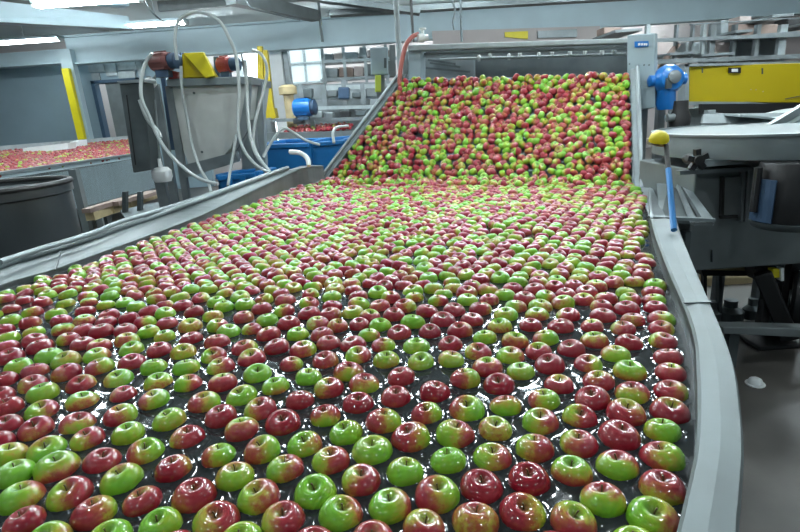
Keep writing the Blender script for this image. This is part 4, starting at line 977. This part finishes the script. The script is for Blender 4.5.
# grey belt sagging under it
bl2 = empty('sagging_belt', W(750, 125, 4.1), 'wide grey sagging belt below the yellow cover, above the round chute', 'belt')
mb = MB(); tp = [(704, 112, 4.2), (720, 113, 4.2), (738, 115, 4.2), (750, 115, 4.2), (765, 113, 4.2), (785, 109, 4.2), (830, 104, 4.2)]; 
tops = smoothpts([W(*p) for p in tp], 4); 
for i in range(len(tops) - 1):
    a, b2 = tops[i], tops[i + 1]; e = np.array([.0, -.45, -.02]); z_ = np.array([0, 0, -.015]); mb.hexa([a + z_, b2 + z_, b2 + e + z_, a + e + z_], [a, b2, b2 + e, a + e])
mb.build('belt', 'galv', bl2)
qb('front_plate', [(704, 114), (830, 112), (830, 138), (700, 134)], [3.95, 3.95, 3.85, 3.85], .03, 'galv', bl2)
qb('lower_lip', [(702, 123), (790, 123), (790, 125), (702, 125)], 3.8, .03, 'gsteel', bl2)
qb('dark_backing', [(702, 104), (840, 103), (840, 118), (702, 114)], 4.45, .05, 'black', bl2)
a = W(712, 110, 4.15); MB().box(a[0] - .03, a[0] + .03, a[1], a[1] + .05, 0, a[2]).build('post', 'galv', bl2)
# diagonal steel chute rails at the right edge
dc = empty('slanted_chute', W(780, 135, 3.6), 'steel chute slanting up to the right edge, above the round hopper', 'chute')
for (x0, y0), (x1, y1), wd, m in (((754, 137), (835, 88), .035, 'steel'), ((768, 139), (845, 94), .06, 'gsteel'), ((783, 139), (850, 101), .03, 'steel')):
    MB().bar(W(x0, y0, 3.45), W(x1, y1, 3.75), wd, .05).build('rail', m, dc)
qb('chute_floor', [(756, 139), (838, 91), (850, 104), (785, 141)], [3.5, 3.8, 3.8, 3.5], .02, 'dsteel', dc)

# ---- round stainless hopper ring
rc = W(800, 150, 3.0); rc = np.array([rc[0] + .02, 3.25, 0])
rg = empty('round_chute', rc, 'broad round stainless steel pan right of the incline, above a dark motor', 'chute')
zt_ = W(740, 139, 2.65)[2]
R_ = rc[0] - W(669, 140, 3.2)[0]
MB().lathe(rc, [(R_ - .03, zt_ - .02), (R_ - .03, zt_ + .0), (R_, zt_ + .004), (R_ + .003, zt_ - .004), (R_, zt_ - .125), (R_ - .012, zt_ - .125), (R_ - .012, zt_ - .02)], 72)  .build('band', 'rim', rg, smooth=True)
MB().lathe(rc, [(0, zt_ + .004), (R_ - .03, zt_ + .002), (R_ - .03, zt_ - .012), (0, zt_ - .012)], 48).build('top_plate', 'rim', rg, smooth=True)
MB().lathe(rc, [(R_ - .02, zt_ - .10), (R_ * .45, zt_ - .2), (R_ * .45, zt_ - .22), (R_ - .03, zt_ - .125)], 48).build('cone', 'steel2', rg, smooth=True)
MB().lathe(rc, [(R_ + .012, zt_ - .004), (R_ + .012, zt_ + .008), (R_ - .02, zt_ + .01), (R_ - .02, zt_ - .004)], 72).build('bead', 'steel', rg, smooth=True)
for a_ in (.3, 1.3, -.7): q = rc + np.array([math.cos(a_), math.sin(a_), 0]) * (R_ * .4); MB().box(q[0] - .03, q[0] + .03, q[1] + .2, q[1] + .26, 0, zt_ - .2).build('leg', 'steel2', rg)
# dark vertical motor under it
vm = empty('vertical_motor', W(785, 222, 2.6), 'dark vertical motor with a blue side, hanging below the round pan', 'motor')
c = W(792, 190, 2.66); ztop = zt_ - .13 - c[2]
MB().lathe(c, [(0, -.17), (.15, -.17), (.165, -.14), (.16, -.02), (.155, ztop - .01), (.15, ztop), (0, ztop)], 32).build('housing', 'black', vm, smooth=True)
mb = MB(); mb.lathe(c, [(.166, -.15), (.170, -.15), (.166, .09), (.162, .09)], 32); 
bl3 = MB(); 
for k in range(6):
    a0, a1 = math.radians(162 + k * 8), math.radians(170 + k * 8)
    P4 = [c + np.array([math.cos(t) * r_, math.sin(t) * r_, z_]) for (t, z_) in ((a0, -.15), (a1, -.15), (a1, .07), (a0, .07)) for r_ in ((.168),)]
    bl3.hexa(P4, [p + (p - c) * np.array([.06, .06, 0]) for p in P4])
bl3.build('side_cover', 'navy', vm, label='dark blue side cover')
MB().lathe(c + [0, 0, -.17], [(0, -.02), (.16, -.02), (.175, 0), (.175, .015), (0, .015)], 32).build('end_flange', 'dsteel', vm, smooth=True)
MB().box(c[0] + .12, c[0] + .2, c[1] - .16, c[1] - .08, c[2] - .02, c[2] + .05).build('terminal_box', 'galv', vm)
MB().tube([c + [-.19, 0, ztop - .02], c + [-.19, 0, -.1]], .02, 8).build('cable', 'black', vm)
# star-shaped hand wheel
hw = empty('hand_wheel', W(697, 160, 2.9), 'black star-shaped clamp knob under the edge of the round pan', 'knob'); c = W(697, 160, 2.9); st_ = MB()
for k in range(5):
    a_ = k * 1.2566 + .4; st_.bar(c, c + [math.cos(a_) * .06, 0, math.sin(a_) * .06], .03, .03)
st_.build('star_grip', 'black', hw); MB().lathe(c, [(0, -.03), (.028, -.03), (.028, .1), (0, .1)], 14, (0, 1, 0)).build('hub', 'black', hw)

# ---- side channel beside the incline, frames below
ch = empty('side_channel', W(690, 200, 2.8) * np.array([1, 1, 0]), 'triangular steel side channel right of the incline foot, beside the brush', 'channel')
qb('sloping_lip', [(671, 168), (675, 168), (715, 221), (704, 221)], [3.6, 3.6, 2.5, 2.5], .025, 'steel', ch)
qb('front_lip', [(650, 216.5), (716, 219), (715, 222.5), (651, 219)], [2.48, 2.46, 2.46, 2.48], .03, 'steel', ch)
qb('trough_floor', [(656, 178), (672, 172), (704, 221), (660, 219)], [3.6, 3.6, 2.6, 2.6], .02, 'dsteel', ch); qb('inner_rib', [(672, 172), (674, 172), (696, 219), (691, 219)], [3.5, 3.5, 2.52, 2.52], .02, 'steel2', ch)
qb('end_wall', [(694, 223), (714, 223), (712, 226), (694, 226)], 2.47, .03, 'gsteel', ch)
a = W(692, 226, 2.6); MB().box(a[0] - .03, a[0] + .0, a[1], a[1] + .06, 0, a[2] - .03).build('leg', 'dsteel', ch)
gc = empty('grey_machine_body', W(750, 290, 2.9) * np.array([1, 1, 0]), 'large dark grey sheet metal machine body at the right, under the round pan', 'machine')
a, b2 = W(690, 230, 3.0), W(850, 215, 3.0); zt2, zb2 = W(750, 165, 3.05)[2], W(740, 268, 3.0)[2]
MB().slab(a, b2, zb2, zt2, .7).build('body', 'gsteel', gc, bevel=.01)
qb('door_panel', [(724, 178), (741, 177), (741, 216), (722, 217)], 2.975, .02, 'steel2', gc); qb('dark_slot', [(722, 177), (725, 177), (724, 215), (721, 215)], 2.97, .02, 'black', gc); qb('dark_slot', [(721, 216), (738, 215), (738, 218), (721, 219)], 2.965, .02, 'black', gc)
for x_ in (745, 749): qb('edge_strip', [(x_ - 1, 170), (x_ + 1, 170), (x_ - 2, 222), (x_ - 4, 222)], 2.96, .03, 'steel2', gc)
qb('upper_rail', [(680, 171), (752, 167), (752, 171), (680, 175)], 2.93, .05, 'steel2', gc)
qb('bracket', [(705, 160), (752, 157), (752, 163), (705, 167)], 2.9, .2, 'galv', gc)
qb('corner_edge', [(712, 250), (713, 250), (713, 262), (712, 262)], 2.98, .01, 'dsteel', gc)
for x_ in (686, 775, 842): a = W(x_, 265, 3.2); MB().box(a[0] - .03, a[0] + .03, a[1], a[1] + .06, 0, zb2).build('leg', 'dsteel', gc)

# ---- brush with blue handle hanging at the rim
br_ = empty('brush', W(672, 232, 2.36), 'yellow-headed brush with a long blue handle, upright right of the incline', 'brush')
a, b2 = W(666, 144, 2.42), onz(674, 230, 1.08); m_ = a + (b2 - a) * .32
MB().tube([m_, b2], .0125, 12).build('handle', 'blue', br_, smooth=True, label='blue lower handle'); MB().tube([a, m_], .011, 10).build('grip', 'black', br_, smooth=True, label='black upper grip')
c = W(659, 139, 2.44); MB().lathe(c, [(0, -.012), (.042, -.012), (.044, 0), (.038, .02), (.022, .034), (0, .038)], 24, (.0, -.25, 1)).build('head', 'yellow2', br_, smooth=True)
qb('pale_side', [(660, 139), (668, 139), (667, 147), (660, 147)], 2.42, .05, 'straw', br_, bevel=.004); qb('bristle_block', [(651, 139), (659, 139), (659, 146), (652, 145)], 2.43, .05, 'gsteel', br_, bevel=.004)

# ---- under-machine clutter, lower right
tr = empty('low_tray', W(730, 280, 3.3) * np.array([1, 1, 0]), 'low black-edged tray with yellow lip beneath the grey machine body', 'tray')
qb('tray', [(701, 268), (757, 269), (757, 276), (703, 276)], 3.4, .4, 'black', tr); qb('yellow_lip', [(705, 267), (753, 268), (757, 271), (706, 270)], 3.38, .03, 'straw', tr)
for x_, m in ((704, 'black'), (719, 'dsteel')): qb('leg', [(x_, 276), (x_ + 3, 276), (x_ + 3, 320), (x_, 320)], 3.45, .04, m, tr)
tag(qb('concrete_block', [(706, 276), (762, 276), (772, 320), (712, 320)], 4.2, .3, 'straw', bevel=.02), 'pale yellowish block seen under the grey machine, behind the tray', 'block')
ml = empty('black_machine_leg', W(775, 330, 3.0) * np.array([1, 1, 0]), 'thick black slanting machine foot under the right machine', 'support')
MB().bar(W(762, 272, 3.1), W(790, 338, 3.0), .1, .1).build('strut', 'black', ml, bevel=.01); MB().bar(W(766, 300, 3.1), W(759, 335, 3.05), .05).build('strut', 'black', ml)
qb('cross_plate', [(755, 268), (780, 268), (780, 282), (760, 282)], 3.12, .12, 'black', ml)
tag(qb('yellow_block', [(773, 269), (780, 269), (780, 278), (773, 278)], 3.05, .05, 'yellow2', bevel=.005), 'small yellow block beside the black machine foot', 'block')
tag(qb('white_strip', [(781, 268), (784, 268), (784, 281), (781, 281)], 3.04, .04, 'white'), 'small white strip right of the yellow block', 'strip')
c = W(800, 300, 3.1); wh = empty('caster_wheel', [c[0], c[1], 0], 'black wheel at the right edge under the machine', 'wheel')
MB().lathe(c, [(.0, -.05), (.10, -.05), (.17, -.05), (.19, -.03), (.19, .03), (.17, .05), (0, .05)], 32, (.8, -.6, 0)).build('tyre', 'black', wh, smooth=True); MB().lathe(c, [(0, -.06), (.06, -.06), (.06, .06), (0, .06)], 20, (.8, -.6, 0)).build('hub', 'gsteel', wh, smooth=True)
MB().box(c[0] - .03, c[0] + .03, c[1] - .03 + .1, c[1] + .03 + .1, 0, c[2] + .3).build('fork', 'black', wh)
c = W(740, 318, 3.5); ct = empty('floor_debris', [c[0], c[1], 0], 'dark low valve cluster on the floor behind the steel bar', 'valve')
for dx_, r_ in ((-.22, .07), (-.08, .09), (.08, .06), (.2, .1)): MB().lathe([c[0] + dx_, c[1], 0], [(0, 0), (r_, 0), (r_, .07), (r_ * .5, .10), (r_ * .5, .15), (0, .15)], 14).build('valve_body', 'dsteel', ct, smooth=True)
sb = empty('floor_bar', W(765, 335, 2.75) * np.array([1, 1, 0]), 'long grey steel crossbar just above the floor at the right', 'bar')
qb('bar', [(722, 327), (850, 330), (850, 340), (724, 334)], 2.75, .09, 'gsteel', sb, bevel=.006)
for x_ in (735, 840): a = W(x_, 334, 2.8); MB().box(a[0] - .03, a[0] + .03, a[1], a[1] + .05, 0, a[2]).build('foot', 'dsteel', sb)
qz = W(775, 352, 3.0); tag(MB().box(qz[0] - .12, qz[0] + .5, qz[1] - .02, qz[1] + .4, 0, qz[2] + .05).build('black_box', 'black', bevel=.01), 'black box on the floor below the grey steel crossbar', 'box')
# white dome added in place of a bright reflection on the floor
q = onz(755, 384, 0.0); wc = empty('reflection_dome', q, 'small white dome standing in for a bright reflection on the dark floor, lower right', 'reflection stand-in')
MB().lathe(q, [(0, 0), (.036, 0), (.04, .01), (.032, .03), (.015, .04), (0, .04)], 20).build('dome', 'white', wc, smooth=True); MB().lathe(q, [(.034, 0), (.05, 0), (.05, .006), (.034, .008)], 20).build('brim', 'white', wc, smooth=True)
# dark cables along the ceiling
for pts_, lb in (([(145, 0, 9), (152, 12, 9), (165, 22, 9.3), (185, 26, 9.5)], 'thin dark cable looping below the ceiling at the upper left'),
                 ([(246, 0, 9), (252, 8, 9), (270, 13, 9.3), (300, 20, 9.8)], 'thin dark cable sagging at the ceiling left of centre'),
                 ([(452, 0, 8.4), (455, 10, 8.4), (453, 22, 8.4), (454, 30, 8.4)], 'thin wavy dark wire hanging above the header')):
    tag(wtube(pts_, .012, 6).build('cable', 'dsteel'), lb, 'cable')
for (x0, y0), (x1, y1), Y, lb in (((285, -6), (420, 12), 9.8, 'dark cable tray slanting across the ceiling, upper left of centre'), ((330, 14), (640, -4), 10.2, 'long dark cable tray along the ceiling above the incline')):
    tag(MB().bar(W(x0, y0, Y), W(x1, y1, Y), .25, .09).build('cable_tray', 'dsteel'), lb, 'cable tray')
